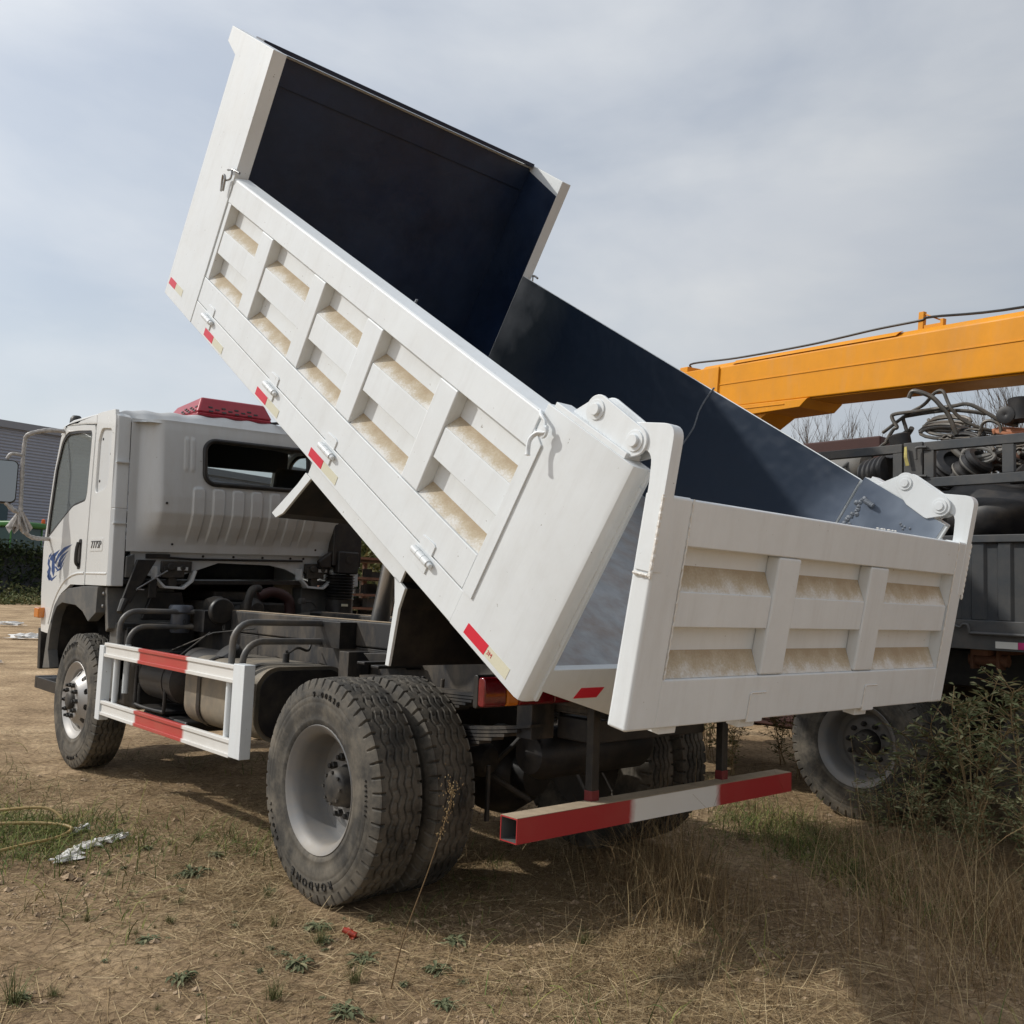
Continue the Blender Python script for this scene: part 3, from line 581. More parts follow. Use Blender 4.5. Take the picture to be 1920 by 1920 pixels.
RIMF, RIMR = rim_dish(True), rim_dish(False)
RIMF.materials.append(M['alu']); RIMR.materials.append(M['rim'])
def disc_front():
    b = MB(); n = 160
    rs = [.095, .13, .145, .150, .165, .185, .205, .222, .236, .240]
    ys = [.135, .135, .132, .126, .112, .094, .077, .064, .058, .056]
    us = list(range(len(rs)))
    def skip(i, a):
        r = np.interp(i, us, rs); k = (a/(2*math.pi)*10) % 1
        return abs(r-.195)**2+((k-.5)*2*math.pi/10*r)**2 < .0225**2
    uu = [x*.25 for x in range(4*(len(rs)-1)+1)]
    b.grid(lambda i, a: (np.interp(i, us, rs)*math.cos(a), np.interp(i, us, ys), np.interp(i, us, rs)*math.sin(a)), uu, [2*math.pi*j/n for j in range(n+1)], skip)
    b.lathe([(.094, .02), (.094, .135)], 40)
    return b.mesh('wheel_disc', 40)
DISCF = disc_front(); DISCF.materials.append(M['alu'])
b = MB(); b.lathe([(.05, .17), (.06, .165), (.072, .15), (.075, .10), (.09, .06)], 32); HUBF = b.mesh('hub', 40); HUBF.materials.append(M['castiron'])
b = MB(); b.lathe([(.238, -.062), (.225, -.070), (.205, -.068), (.185, -.05), (.165, -.045), (.10, -.045), (.10, -.09)], 48); DISCR = b.mesh('wheel_disc', 40); DISCR.materials.append(M['rim'])
b = MB(); b.lathe([(0, .045), (.055, .043), (.075, .035), (.085, .02), (.092, -.02), (.098, -.06), (.098, -.25)], 32)
for i in range(8): a = i*math.pi/4; b.lathe([(.008, 0), (.008, .01)], 6, (.07*math.cos(a), .036, .07*math.sin(a)), 'y')
HUBR = b.mesh('hub', 40); HUBR.materials.append(M['castiron'])
b = MB(); b.lathe([(.085, -.1), (.20, -.1), (.20, .0), (.17, .03)], 32); DRUM = b.mesh('brake_drum', 40); DRUM.materials.append(M['chassis'])
RIMI = RIMR.copy(); RIMI.materials.clear(); RIMI.materials.append(M['chassis']); DISCI = DISCR.copy(); DISCI.materials.clear(); DISCI.materials.append(M['chassis'])
def wheel(parent, x, y, s, kind, rot=0, let=True, z=.508):
    Mx = Matrix.Translation((x, y, z)) @ Matrix.Rotation(0 if s > 0 else math.pi, 4, 'Z') @ Matrix.Rotation(rot, 4, 'Y')
    o = link('wheel', RIMF if kind == 'front' else RIMI if kind == 'inner' else RIMR, None, parent, Mx)
    link('tyre', TYRE, None, o)
    if let: link('lettering', LET_FRONT if kind == 'front' else LET_REAR, None, o)['kind'] = 'stuff'
    if kind == 'front':
        link('wheel_disc', DISCF, None, o); link('hub', HUBF, None, o)
        for i in range(10): a = 2*math.pi*i/10+.1; link('wheel_nut', NUTM, None, o, Matrix.Translation((.118*math.cos(a), .134, .118*math.sin(a))))
    else:
        link('wheel_disc', DISCI if kind == 'inner' else DISCR, None, o)
        if kind == 'outer':
            link('hub', HUBR, None, o)
            for i in range(10): a = 2*math.pi*i/10; link('wheel_nut', NUTM, None, o, Matrix.Translation((.135*math.cos(a), -.046, .135*math.sin(a))))
        else: link('brake_drum', DRUM, None, o)
    return o
for s in (1, -1):
    wheel(truck, 0, s*1.022, s, 'outer', rot=.0); wheel(truck, 0, s*.722, s, 'inner', rot=.35, let=False)
    wheel(truck, 3.788, s*.895, s, 'front', rot=.12)
b = MB(); b.tube([(0, -.9, .508), (0, -.3, .51), (0, .3, .51), (0, .9, .508)], [.075, .085, .085, .075], 16)
b.lathe([(0, -.24), (.12, -.22), (.2, -.13), (.235, 0), (.2, .13), (.12, .22), (0, .24)], 28, (0, 0, .505), 'y')
b.lathe([(.0, -.30), (.10, -.29), (.17, -.1), (.17, 0)], 24, (0.02, 0, .505), 'x')
ob('rear_axle', b, M['blackplastic'], truck, None, 0, 45)
b = MB(); b.tube([(3.788, -.85, .5), (3.788, .85, .5)], .07, 12); b.lathe([(0, -.2), (.16, -.1), (.19, 0), (.16, .1), (0, .2)], 20, (3.788, -.15, .5), 'y'); ob('front_axle', b, M['blackplastic'], truck, None, 0, 45)

# ------------------------------------------------------------------ chassis
for s in (1, -1):
    b = MB(); b.box(-1.25, 4.55, .33, .40, .915, .925); b.box(-1.25, 4.55, .392, .40, .925, 1.085); b.box(-1.25, 4.55, .33, .40, 1.085, 1.095)
    ob('frame_rail', sgn(b, s), M['dusty'], truck, None, .003)
    b = MB(); b.box(-1.30, 2.50, .32, .405, 1.10, 1.25); ob('subframe_rail', sgn(b, s), M['dusty'], truck, None, .012)
    b = MB(); b.box(-1.29, 2.49, .325, .40, 1.2505, 1.2525); ob('dust_film', sgn(b, s), M['dustflat'], truck)
    b = MB(); b.box(.87, 1.14, .406, .52, 1.085, 1.238); ob('step_bracket', sgn(b, s), M['blackplastic'], truck, None, .004)
    b = MB(); b.box(2.62, 2.80, .402, .55, 1.085, 1.238); ob('step_bracket', sgn(b, s), M['blackplastic'], truck, None, .004)
    # leaf springs, leaf by leaf
    for i in range(7):
        L = .82-.085*i; b = MB(); zz = .80-.0165*i
        xs = [(-L+2*L*k/14) for k in range(15)]; f = lambda x: zz+.115*x*x-.02
        b.add([(x, y, f(x)+dz) for x in xs for y, dz in ((.51, 0), (.585, 0), (.585, .0125), (.51, .0125))], [(4*k+a, 4*k+(a+1) % 4, 4*k+4+(a+1) % 4, 4*k+4+a) for k in range(14) for a in range(4)]+[(3, 2, 1, 0), (56, 57, 58, 59)])
        ob('spring_leaf', sgn(b, s), M['dusty'], truck)
    for i in range(6):
        L = .52-.045*i; b = MB(); zz = .945-.0150*i
        xs = [(-L+2*L*k/8) for k in range(9)]; f = lambda x: zz+.05*x*x
        b.add([(x, y, f(x)+dz) for x in xs for y, dz in ((.50, 0), (.60, 0), (.60, .0115), (.50, .0115))], [(4*k+a, 4*k+(a+1) % 4, 4*k+4+(a+1) % 4, 4*k+4+a) for k in range(8) for a in range(4)]+[(3, 2, 1, 0), (32, 33, 34, 35)])
        ob('spring_leaf', sgn(b, s), M['dusty'], truck)
    b = MB(); b.box(-.10, .10, .49, .61, .60, .70)
    for x in (-.08, .08):
        for y in (.50, .60): b.tube([(x, y, .58), (x, y, 1.0)], .011, 8)
    ob('axle_clamp', sgn(b, s), M['dusty'], truck, None, .004)
    for q in ((-.80, -.70, .42, .56, .80, 1.08), (.70, .80, .42, .56, .80, 1.08)): b = MB(); b.box(*q); ob('spring_hanger', sgn(b, s), M['dusty'], truck, None, .004)
    b = MB(); b.box(-1.0, -.45, .401, .43, .95, 1.075); ob('hinge_plate', sgn(b, s), M['dusty'], truck, None, .004)
    k = MB()
    for x, z in ((-.62, 1.02), (-.55, 1.01), (-.9, 1.0), (-.8, 1.04)): k.lathe([(.016, 0), (.016, .014), (.008, .018), (.008, .03)], 6, (x, .43, z), 'y')
    ob('bolts', sgn(k, s), M['castiron'], truck)
    b = MB(); b.box(-1.36, -1.22, .30, .44, .98, 1.22); ob('bed_pivot', sgn(b, s), M['chassis'], truck, None, .01)
    b = MB(); b.prism([(.52, .42, 1.02), (.62, .42, 1.08), (.28, .42, 1.10), (.20, .42, 1.02)], (0, .10, 0)); b.box(.20, .27, .42, .70, 1.03, 1.045); b.box(.33, .40, .42, .70, 1.04, 1.055); ob('spring_stop', sgn(b, s), M['blackplastic'], truck, None, .004)
    # tail lamp: moulded case with separate lenses
    b = MB(); b.prism([(x, .43, z) for x, z in rrect(-.895, -.865, .965, 1.10, .012, 3)], (0, .53, 0)); tl = ob('tail_lamp', sgn(b, s), M['blackplastic'], truck, None, .004)
    for y0, y1, mm in ((.835, .957, 'redlens'), (.765, .832, 'amber'), (.56, .762, 'redlens'), (.44, .557, 'redlens')):
        b = MB(); b.prism([(x, y0, z) for x, z in rrect(-.935, -.89, .972, 1.093, .016, 3)], (0, y1-y0, 0)); ob('lamp_lens', sgn(b, s), M[mm], tl, None, .008, seg=3)
    b = MB(); b.box(-1.10, -1.06, .44, .485, .60, 1.0); ob('bar_support', sgn(b, s), M['blackplastic'], truck, None, .004)
    b = MB(); b.box(-1.102, -1.058, .438, .487, .578, .625); ob('support_foot', sgn(b, s), M['darkred'], truck, None, .004)
for x in (-1.15, .2, 1.6, 3.0, 4.4):
    b = MB(); b.box(x-.04, x+.04, -.325, .325, .94, 1.07); ob('chassis_cross_member', b, M['chassis'], truck, None, .004)
# rear underrun bar: hollow square tube
b = MB(); a0, a1, q0, q1 = -1.1607, -1.0657, .4846, .5796; tk = .004; yy = .961
b.box(a0, a1, -yy, yy, q1-tk, q1); b.box(a0, a1, -yy, yy, q0, q0+tk); b.box(a0, a0+tk, -yy, yy, q0+tk, q1-tk); b.box(a1-tk, a1, -yy, yy, q0+tk, q1-tk)
bar = ob('rear_bar', b, M['barband'], truck)
b = MB(); g_ = .0045
for q in ((a0+g_, a0+g_+.001, q0+g_, q1-g_), (a1-g_-.001, a1-g_, q0+g_, q1-g_), (a0+g_+.001, a1-g_-.001, q0+g_, q0+g_+.001), (a0+g_+.001, a1-g_-.001, q1-g_-.001, q1-g_)): b.box(q[0], q[1], -yy+.002, yy-.002, q[2], q[3])
ob('tube_inside', b, M['tubein'], bar)
b = MB(); b.box(a0+.002, a1-.002, -yy+.004, yy-.002, q1+.0005, q1+.0025); ob('dust_film', b, M['dustflat'], bar)
# side guard
for s in (1,):
    for z0, z1 in ((.898, .995), (.500, .598)):
        b = MB(); b.box(.977, 2.958, 1.075, 1.098, z0, z1); b.box(.977, 2.958, 1.098, 1.108, z1-.022, z1); b.box(.977, 2.958, 1.098, 1.108, z0, z0+.022)
        ob('guard_rail', sgn(b, s), M['guardband'], truck, None, .0035)
    for x0, x1, z0, z1 in ((.845, .976, .508, 1.004), (2.959, 3.045, .462, .972)):
        b = MB(); b.box(x0, x1, 1.045, 1.110, z0, z1); ob('guard_post', sgn(b, s), M['white'], truck, None, .004)
    for X in (2.82, 1.10):
        for yl, zt, zb in ((1.062, 1.222, .50), (.995, 1.115, .66)):
            b = MB(); r = .115
            pth = [(X, yl, zb), (X, yl, zt-r)]+[(X, yl-r+r*math.cos(R_(t)), zt-r+r*math.sin(R_(t))) for t in (15, 30, 45, 60, 75, 90)]+[(X-.02, .50, zt), (X-.02, .41, zt)]
            b.tube(pth, .019, 12); gh_ = ob('guard_hoop', sgn(b, s), M['hoop'], truck, None, 0, 50)
            b = MB(); b.tube([(X, yl, zb-.004), (X, yl, .99)], .0205, 12); ob('hoop_leg', sgn(b, s), M['white'], gh_, None, 0, 50)
# fuel tank, straps, cap
def tank(y0, y1, z0, z1, x0, x1, r, name, m):
    b = MB(); P = rrect(y0, y1, z0, z1, r, 8); k = len(P)
    Q = [( (y-(y0+y1)/2)*.93+(y0+y1)/2, (z-(z0+z1)/2)*.93+(z0+z1)/2) for y, z in P]
    ring = lambda x, L: [(x, y, z) for y, z in L]
    b.add(ring(x0+.012, Q)+ring(x0, P)+ring(x1, P)+ring(x1-.012, Q), [(j*k+i, j*k+(i+1) % k, (j+1)*k+(i+1) % k, (j+1)*k+i) for j in range(3) for i in range(k)]+[tuple(range(k))[::-1], tuple(3*k+i for i in range(k))])
    return ob(name, b, m, truck, None, 0, 40)
tk_ = tank(.42, 1.0, .575, .985, .91, 1.83, .13, 'fuel_tank', M['tank'])
b = MB(); P_ = rrect(.44, .98, .595, .965, .12, 8); b.prism([(.909, y, z) for y, z in P_], (-.006, 0, 0)); ob('tank_end_shade', b, M['chassis'], tk_, None, .003)  # dark plate puts the shade on the tank's rear face into colour
for x in (1.06, 1.60):
    P = rrect(.412, 1.008, .567, .993, .135, 8); b = MB(); k = len(P)
    b.add([(xx, y, z) for xx in (x, x+.045) for y, z in P], [(i, (i+1) % k, k+(i+1) % k, k+i) for i in range(k)]); ob('tank_strap', b, M['blackplastic'], tk_)
b = MB(); b.lathe([(.085, -.03), (.085, .035), (.07, .052), (.0, .055)], 24, (0, 0, 0), 'z'); ob('filler_cap', b, M['blackplastic'], tk_, Matrix.Translation((1.66, .80, .985)) @ Matrix.Rotation(R_(-38), 4, 'X'), 0, 40)
b = MB(); b.lathe([(.02, 0), (.02, .05), (.008, .055), (.008, .07)], 10, (1.22, .66, .985), 'z'); b.tube(smooth_path([(1.22, .66, 1.03), (1.2, .6, 1.07), (1.25, .5, 1.05), (1.3, .45, 1.09)], 5), .008, 6); ob('fuel_sender', b, M['castiron'], tk_, None, 0, 40)
for (x0, x1, y, z, r) in ((2.05, 2.55, .86, .80, .15), (1.95, 2.5, .62, .86, .13)):
    b = MB(); b.lathe([(0, x0-.05), (r*.6, x0-.035), (r, x0), (r, x1), (r*.6, x1+.035), (0, x1+.05)], 28, (0, y, z), 'x'); b.lathe([(r+.004, x0+.12), (r+.004, x0+.15)], 28, (0, y, z), 'x'); ob('air_tank', b, M['chassis'], truck, None, 0, 45)
b = MB(); b.box(2.2, 2.62, .55, .98, .58, .60); b.tube(smooth_path([(2.64, .99, .86), (2.64, .99, .64), (2.60, .99, .60), (2.2, .99, .60), (2.15, .99, .63), (2.15, .99, .84)], 4), .012, 8); b.box(2.64, 2.15, .94, .98, .74, .78); ob('battery_rack', b, M['chassis'], truck, None, .004)
b = MB(); b.box(1.9, 2.6, .42, .95, .50, .57); b.box(2.7, 3.25, .45, .95, .55, .95); ob('side_box', b, M['blackplastic'], truck, None, .02)
b = MB(); b.tube([(2.75, .72, .95), (2.3, .62, 1.10), (2.1, .42, 1.14)], .006, 6); b.tube([(2.5, .8, .9), (2.35, .62, 1.1)], .006, 6); ob('stay_rod', b, M['castiron'], truck)
# hoist cylinder
b = MB(); b.tube([(1.43, -.10, 1.05), (1.20, -.10, 1.86)], .062, 24); b.lathe([(.075, -.03), (.075, .03)], 24, (1.42, -.10, 1.10), 'z'); ob('hoist_cylinder', b, M['steel'], truck, None, 0, 40)
b = MB(); b.tube([(1.45, -.10, .95), (1.42, -.10, 1.16)], .10, 20); ob('cylinder_base', b, M['chassis'], truck, None, 0, 40)
# brake chambers, hoses and rods round the rear axle
b = MB()
for s in (1, -1): b.lathe([(0, -.09), (.06, -.085), (.085, -.05), (.085, .05), (.05, .085), (0, .09)], 20, (-.22, s*.36, .62), 'x')
b.tube(smooth_path([(-.3, .3, .62), (-.45, .25, .8), (-.5, .33, 1.0)], 6), .012, 8); b.tube(smooth_path([(-.3, -.3, .62), (-.5, -.2, .75), (-.4, 0, 1.0)], 6), .012, 8)
b.tube([(-.38, .15, .42), (-.20, .40, .60)], .014, 8); b.tube([(-.40, .45, .36), (-.40, .45, .62)], .012, 8)
ob('brake_gear', b, M['castiron'], truck, None, 0, 45)
b = MB(); b.box(-1.02, -.8, -.40, .40, .80, .90); ob('tow_beam', b, M['chassis'], truck, None, .006)
# ------------------------------------------------------------------ cab (whole cab leans a touch on its mounts)
MC = None; SHEAR = True
def xz(P): return [(a, b) for a, b in P]
Y0 = 1.06
QUARTER = [(3.15, 1.385), (3.612, 1.385), (3.628, 1.74), (3.628, 2.60), (3.628, 2.70), (3.50, 2.70), (3.25, 2.69), (3.225, 2.62), (3.215, 2.5), (3.185, 1.95)]
QWIN = round_poly([(3.275, 2.545), (3.505, 2.572), (3.555, 2.50), (3.552, 2.12), (3.53, 2.08), (3.325, 2.105), (3.285, 2.16)], [.05, .03, .04, .03, .03, .04, .03])
DOOR = [(3.620, 1.385), (3.93, 1.385), (4.14, 1.31), (4.27, 1.22), (4.36, 1.04), (4.40, .98), (4.58, .99), (4.66, 1.3), (4.70, 1.69), (4.665, 1.85), (4.58, 2.30), (4.47, 2.60), (4.30, 2.672), (3.90, 2.64), (3.66, 2.612), (3.636, 2.57), (3.636, 1.74)]
DWIN = round_poly([(3.70, 2.575), (3.712, 2.10), (3.735, 2.03), (4.02, 2.0), (4.20, 1.93), (4.65, 1.735), (4.63, 1.90), (4.545, 2.33), (4.43, 2.57), (4.30, 2.625), (4.05, 2.61)], [.05, .02, .04, .05, .05, .03, .05, .05, .06, .05, .05])
DWIN2 = round_poly([(3.72, 2.555), (3.730, 2.10), (3.75, 2.045), (4.02, 2.018), (4.20, 1.95), (4.61, 1.78), (4.60, 1.90), (4.52, 2.33), (4.41, 2.55), (4.29, 2.60), (4.05, 2.59)], [.05, .02, .04, .05, .05, .03, .05, .05, .06, .05, .05])
for s in (1, -1):
    b = MB(); b.plate(QUARTER, [QWIN], (0, Y0-.03, 0), (1, 0, 0), (0, 0, 1), (0, .03, 0)); qp = ob('quarter_panel', sgn(b, s), M['cabwhite'], truck, MC, .006)
    b = MB(); b.plate([(x, z) for x, z in QWIN], [], (0, Y0-.022, 0), (1, 0, 0), (0, 0, 1), (0, .006, 0)); ob('quarter_blank', sgn(b, s), M['cabshadegrey'], qp)
    k = MB()
    for x, z in ((3.50, 2.49), (3.31, 2.36), (3.51, 2.17)): k.lathe([(.010, 0), (.010, .004), (0, .005)], 10, (x, Y0-.016, z), 'y')
    ob('blank_plugs', sgn(k, s), M['blackplastic'], qp)
    b = MB(); b.plate(DOOR, [DWIN], (0, Y0-.03, 0), (1, 0, 0), (0, 0, 1), (0, .034, 0)); dr = ob('door', sgn(b, s), M['cabwhite'], truck, MC, .007)
    b = MB(); b.plate(DWIN, [DWIN2], (0, Y0-.02, 0), (1, 0, 0), (0, 0, 1), (0, .02, 0)); ob('window_seal', sgn(b, s), M['blackplastic'], dr, None, .003)
    b = MB(); b.plate(DWIN2, [], (0, Y0-.015, 0), (1, 0, 0), (0, 0, 1), (0, .004, 0)); ob('window_glass', sgn(b, s), M['sideglass'] if s > 0 else M['glass'], dr)
    # door handle in its dark well
    b = MB(); b.plate(rrect(3.735, 3.805, 1.505, 1.735, .02), [], (0, Y0+.003, 0), (1, 0, 0), (0, 0, 1), (0, .004, 0)); ob('handle_well', sgn(b, s), M['blackplastic'], dr)
    b = MB(); b.tube(smooth_path([(3.77, Y0+.008, 1.53), (3.77, Y0+.028, 1.56), (3.77, Y0+.03, 1.65), (3.77, Y0+.02, 1.71)], 5), .013, 10); ob('door_handle', sgn(b, s), M['blackplastic'], dr, None, 0, 45)
    # swage line sweeping over the wheel arch
    b = MB(); b.tube(smooth_path([(3.64, Y0+.001, 1.475), (3.80, Y0+.001, 1.47), (3.98, Y0+.001, 1.44), (4.15, Y0+.001, 1.37), (4.30, Y0+.001, 1.24), (4.40, Y0+.001, 1.06)], 6), .011, 8); ob('arch_swage', sgn(b, s), M['cabwhite'], dr, None, 0, 60)
    b = MB(); b.tube([(3.17, Y0-.004, 1.475), (3.605, Y0-.004, 1.475)], .010, 8); ob('arch_swage', sgn(b, s), M['cabwhite'], qp, None, 0, 60)
    # name badge pressed into the quarter panel
    b = MB(); b.plate(rrect(3.29, 3.555, 1.64, 1.735, .008), [], (0, Y0-.001, 0), (1, 0, 0), (0, 0, 1), (0, .004, 0)); bd = ob('badge_plate', sgn(b, s), M['cabwhite'], qp, None, .001)
    if s > 0:
        me = text_mesh('777SP', .078, .003); me.transform(Matrix.Scale(1.15, 4, (1, 0, 0)))
        link('badge_letters', me, M['badge'], bd, Matrix.Translation((3.42, Y0+.004, 1.686)) @ Matrix.Rotation(math.pi, 4, 'Z') @ Matrix.Rotation(R_(90), 4, 'X'))
    # front corner skin and side lamp
    b = MB(); b.prism([(4.40, .978), (4.585, .99), (4.665, 1.3), (4.705, 1.69), (4.59, 2.30), (4.475, 2.61), (4.46, 2.61), (4.42, 2.2), (4.5, 1.5)] and [(4.58, Y0-.005, .985), (4.71, Y0-.12, .98), (4.76, Y0-.12, 1.69), (4.71, Y0-.005, 1.69)], (0, -.02, 0)); fc = ob('front_corner', sgn(b, s), M['cabwhite'], truck, MC, .006)
    b = MB(); b.prism([(4.712, Y0-.002, 1.69), (4.77, Y0-.10, 1.69), (4.54, Y0-.13, 2.62), (4.47, Y0-.004, 2.62)], (-.02, -.02, 0)); ob('windscreen_pillar', sgn(b, s), M['cabwhite'], fc, None, .006)
    b = MB(); b.box(4.52, 4.64, Y0-.01, Y0+.055, 1.10, 1.185); ob('side_lamp', sgn(b, s), M['amber'], fc, None, .012)
    # wheel-arch flare and black liner
    FO = [(3.285, 1.379), (3.60, 1.377), (3.93, 1.354), (4.142, 1.296), (4.253, 1.209), (4.343, 1.036), (4.375, .967), (4.42, .70)]
    FI = [(4.245, .715), (4.32, .852), (4.302, .987), (4.257, 1.124), (4.184, 1.203), (4.062, 1.24), (3.733, 1.23), (3.58, 1.192), (3.435, 1.12), (3.285, 1.19)]
    b = MB(); b.plate(FO+FI, [], (0, Y0-.06, 0), (1, 0, 0), (0, 0, 1), (0, .075, 0)); fl_ = ob('wheel_arch_flare', sgn(b, s), M['darkplastic'], truck, MC, .010)
    arc = [(3.40, 1.02), (3.50, 1.16), (3.60, 1.225), (3.80, 1.262), (4.06, 1.258), (4.22, 1.20), (4.30, 1.05), (4.34, .78)]
    b = MB(); b.add([(x, y, z) for y in (1.0, .55) for x, z in arc], [(i, i+1, len(arc)+i+1, len(arc)+i) for i in range(len(arc)-1)]); b.box(3.4, 4.36, .50, .545, .75, 1.3); ob('arch_liner', sgn(b, s), M['blackplastic'], fl_)
    b = MB(); b.prism([(3.24, Y0-.05, 1.05), (3.32, Y0-.04, 1.375), (3.20, Y0-.02, 1.375), (3.14, Y0-.03, 1.08)], (0, -.5, 0)); b.box(3.05, 3.24, .52, .98, .58, 1.12)
    ob('mud_guard', sgn(b, s), M['darkplastic'], truck, MC, .008)
    k = MB()
    for x, z in ((3.235, 1.33), (3.235, 1.24), (3.10, .72)): k.lathe([(.013, 0), (.013, .008), (0, .012)], 12, (x, Y0-.018, z), 'y')
    ob('guard_bolts', sgn(k, s), M['steel'], truck, MC)
    # rear corner panel
    b = MB()
    lo = [(3.148, Y0-.001, 1.385), (3.118, Y0-.02, 1.385), (3.112, .955, 1.385), (3.20, .955, 1.385)]
    hi = [(3.245, Y0-.001, 2.66), (3.215, Y0-.02, 2.64), (3.195, .955, 2.63), (3.29, .955, 2.68)]
    md = [(3.186, Y0-.001, 1.95), (3.152, Y0-.02, 1.95), (3.146, .955, 1.95), (3.22, .955, 1.95)]
    b.hexa(lo, md); b.hexa(md, hi); cp = ob('corner_panel', sgn(b, s), M['cabshadegrey'], truck, MC, .006)
    for z, xo in ((1.84, 3.140), (2.29, 3.166)):
        b = MB(); b.box(xo-.010, xo+.02, .957, Y0-.008, z-.004, z+.004); ob('panel_seam', sgn(b, s), M['cabshadegrey'], cp)

# door artwork: blue flame-tailed emblem, thin raised film on the door skin
SW = [[(3.961, 1.698), (4.152, 1.676), (4.293, 1.624), (4.368, 1.554), (4.343, 1.543), (4.245, 1.604), (4.093, 1.658)] ,
[(4.027, 1.652), (4.186, 1.618), (4.26, 1.579), (4.287, 1.521), (4.243, 1.514), (4.202, 1.573), (4.11, 1.617)] ,
[(4.088, 1.614), (4.181, 1.573), (4.247, 1.529), (4.2, 1.51), (4.162, 1.554)] ,
[(4.122, 1.559), (4.188, 1.518), (4.254, 1.501), (4.324, 1.525), (4.359, 1.52), (4.279, 1.489), (4.325, 1.476), (4.183, 1.499)] ,
[(4.253, 1.66), (4.458, 1.618), (4.507, 1.582), (4.436, 1.566), (4.43, 1.488), (4.367, 1.441), (4.342, 1.483), (4.371, 1.568), (4.359, 1.604)] ,
[(4.539, 1.591), (4.548, 1.543), (4.502, 1.511), (4.546, 1.479), (4.478, 1.422), (4.4, 1.403), (4.277, 1.454), (4.399, 1.427), (4.461, 1.465), (4.45, 1.509), (4.495, 1.54), (4.49, 1.574)] ,
[(4.463, 1.637), (4.53, 1.612), (4.531, 1.589), (4.478, 1.612)] ,
[(4.516, 1.465), (4.535, 1.44), (4.482, 1.408), (4.438, 1.409)] ]
b = MB()
for P in SW: b.plate(P, [], (0, Y0+.0042, 0), (1, 0, 0), (0, 0, 1), (0, .001, 0))
doorL = [o for o in bpy.data.objects if o.name == 'door'][0]
ob('door_emblem', b, M['decal'], doorL)
b = MB(); b.plate([(4.47, 2.20), (4.535, 2.20), (4.52, 2.36), (4.455, 2.36)], [], (0, Y0-.022, 0), (1, 0, 0), (0, 0, 1), (0, .002, 0)); ob('window_sticker', b, M['tape_red'], doorL)

# rear wall: pressed sheet with a bulge, seven swaged ribs and the window opening
WIN = (-.455, .435, 2.165, 2.505, .085)
def in_win(y, z, grow=0):
    y0, y1, z0, z1, r = WIN; y0 -= grow; y1 += grow; z0 -= grow; z1 += grow
    if not (y0 < y < y1 and z0 < z < z1): return False
    dx = max(y0+r-y, 0, y-(y1-r)); dz = max(z0+r-z, 0, z-(z1-r)); return dx*dx+dz*dz < r*r
def sstep(a, b, x): t = min(1, max(0, (x-a)/(b-a))); return t*t*(3-2*t)
RIBY = [.475-.158*i for i in range(7)]
def wall_x(y, z):
    base = np.interp(z, [1.64, 1.70, 1.76, 1.84, 1.93, 2.05, 2.3, 2.55, 2.61], [3.115, 3.108, 3.09, 3.045, 3.012, 3.015, 3.045, 3.075, 3.085])
    flat = np.interp(z, [1.64, 2.0, 2.62], [3.115, 3.14, 3.185])
    k = sstep(.90, .74, abs(y)); x = flat*(1-k)+base*k
    for ry in RIBY:
        a = sstep(.050, .043, abs(y-ry))*sstep(1.70, 1.78, z)*sstep(2.137, 2.125, z+.03*(abs(y-ry)/.05)**4); x -= .014*a
    for ry in (.53, .58): x -= .007*sstep(.02, .012, abs(y-ry))*sstep(2.24, 2.27, z)*sstep(2.52, 2.49, z)
    return x
ys = sorted(set([round(-.957+.0055*i, 4) for i in range(349)])); zs = [1.64+.0105*i for i in range(95)]
b = MB(); b.grid(lambda y, z: (wall_x(y, z), y, z), ys, zs, lambda y, z: in_win(y, z))
rw = ob('cab_rear_wall', b, M['cabshadegrey'], truck, MC, 0, 60)
P = rrect(WIN[0], WIN[1], WIN[2], WIN[3], WIN[4], 8)
b = MB(); b.tube([(wall_x(y, z)-.004, y, z) for y, z in P], .019, 10, close=True); rwin = ob('rear_window', b, M['blackplastic'], truck, MC, 0, 50)
b = MB(); b.plate(P, [], (3.06, 0, 0), (0, 1, 0), (0, 0, 1), (.004, 0, 0)); ob('window_glass', b, M['tinted'], rwin)
k = MB()
for y, z in ((.62, 1.70), (-.6, 1.69), (.72, 2.0)): k.lathe([(.009, -.004), (.009, .0)], 10, (wall_x(y, z), y, z), 'x')
ob('drain_plug', k, M['blackplastic'], rw)
# roof with swages running to the rear gutter
def roof_z(x, y):
    z = 2.69+.03*(1-(y/1.0)**2)-.10*max(0, (x-4.2))**1.6
    k = sstep(3.14, 3.26, x); z = 2.60*(1-k)+z*k if x < 3.26 else z
    z += .012*(.5+.5*math.cos(y*2*math.pi/.21))*sstep(3.16, 3.24, x)
    z -= .04*sstep(.97, 1.06, abs(y))
    return z
b = MB(); b.grid(lambda x, y: (x+.125*sstep(.84, 1.0, abs(y))*max(0, (3.27-x)/.18), y, roof_z(x, y)), [3.09, 3.12, 3.15, 3.18, 3.21, 3.24, 3.27, 3.35, 3.5, 3.7, 3.9, 4.05, 4.2, 4.35, 4.46], [-1.055+.0211*i for i in range(101)])
ob('roof_panel', b, M['cabshadegrey'], truck, MC, 0, 60)
for s in (1, -1):
    b = MB(); b.plate([(3.634, 2.617), (3.66, 2.620), (3.90, 2.647), (4.30, 2.679), (4.475, 2.607), (4.51, 2.62), (4.44, 2.69), (4.2, 2.715), (3.634, 2.702)], [], (0, Y0-.035, 0), (1, 0, 0), (0, 0, 1), (0, .035, 0)); ob('roof_edge', sgn(b, s), M['cabwhite'], truck, MC, .012)
b = MB(); b.box(3.12, 4.62, -1.03, 1.02, 1.40, 1.43); b.box(4.60, 4.66, -1.03, 1.0, 1.0, 1.72); ob('cab_floor', b, M['blackplastic'], truck, MC)
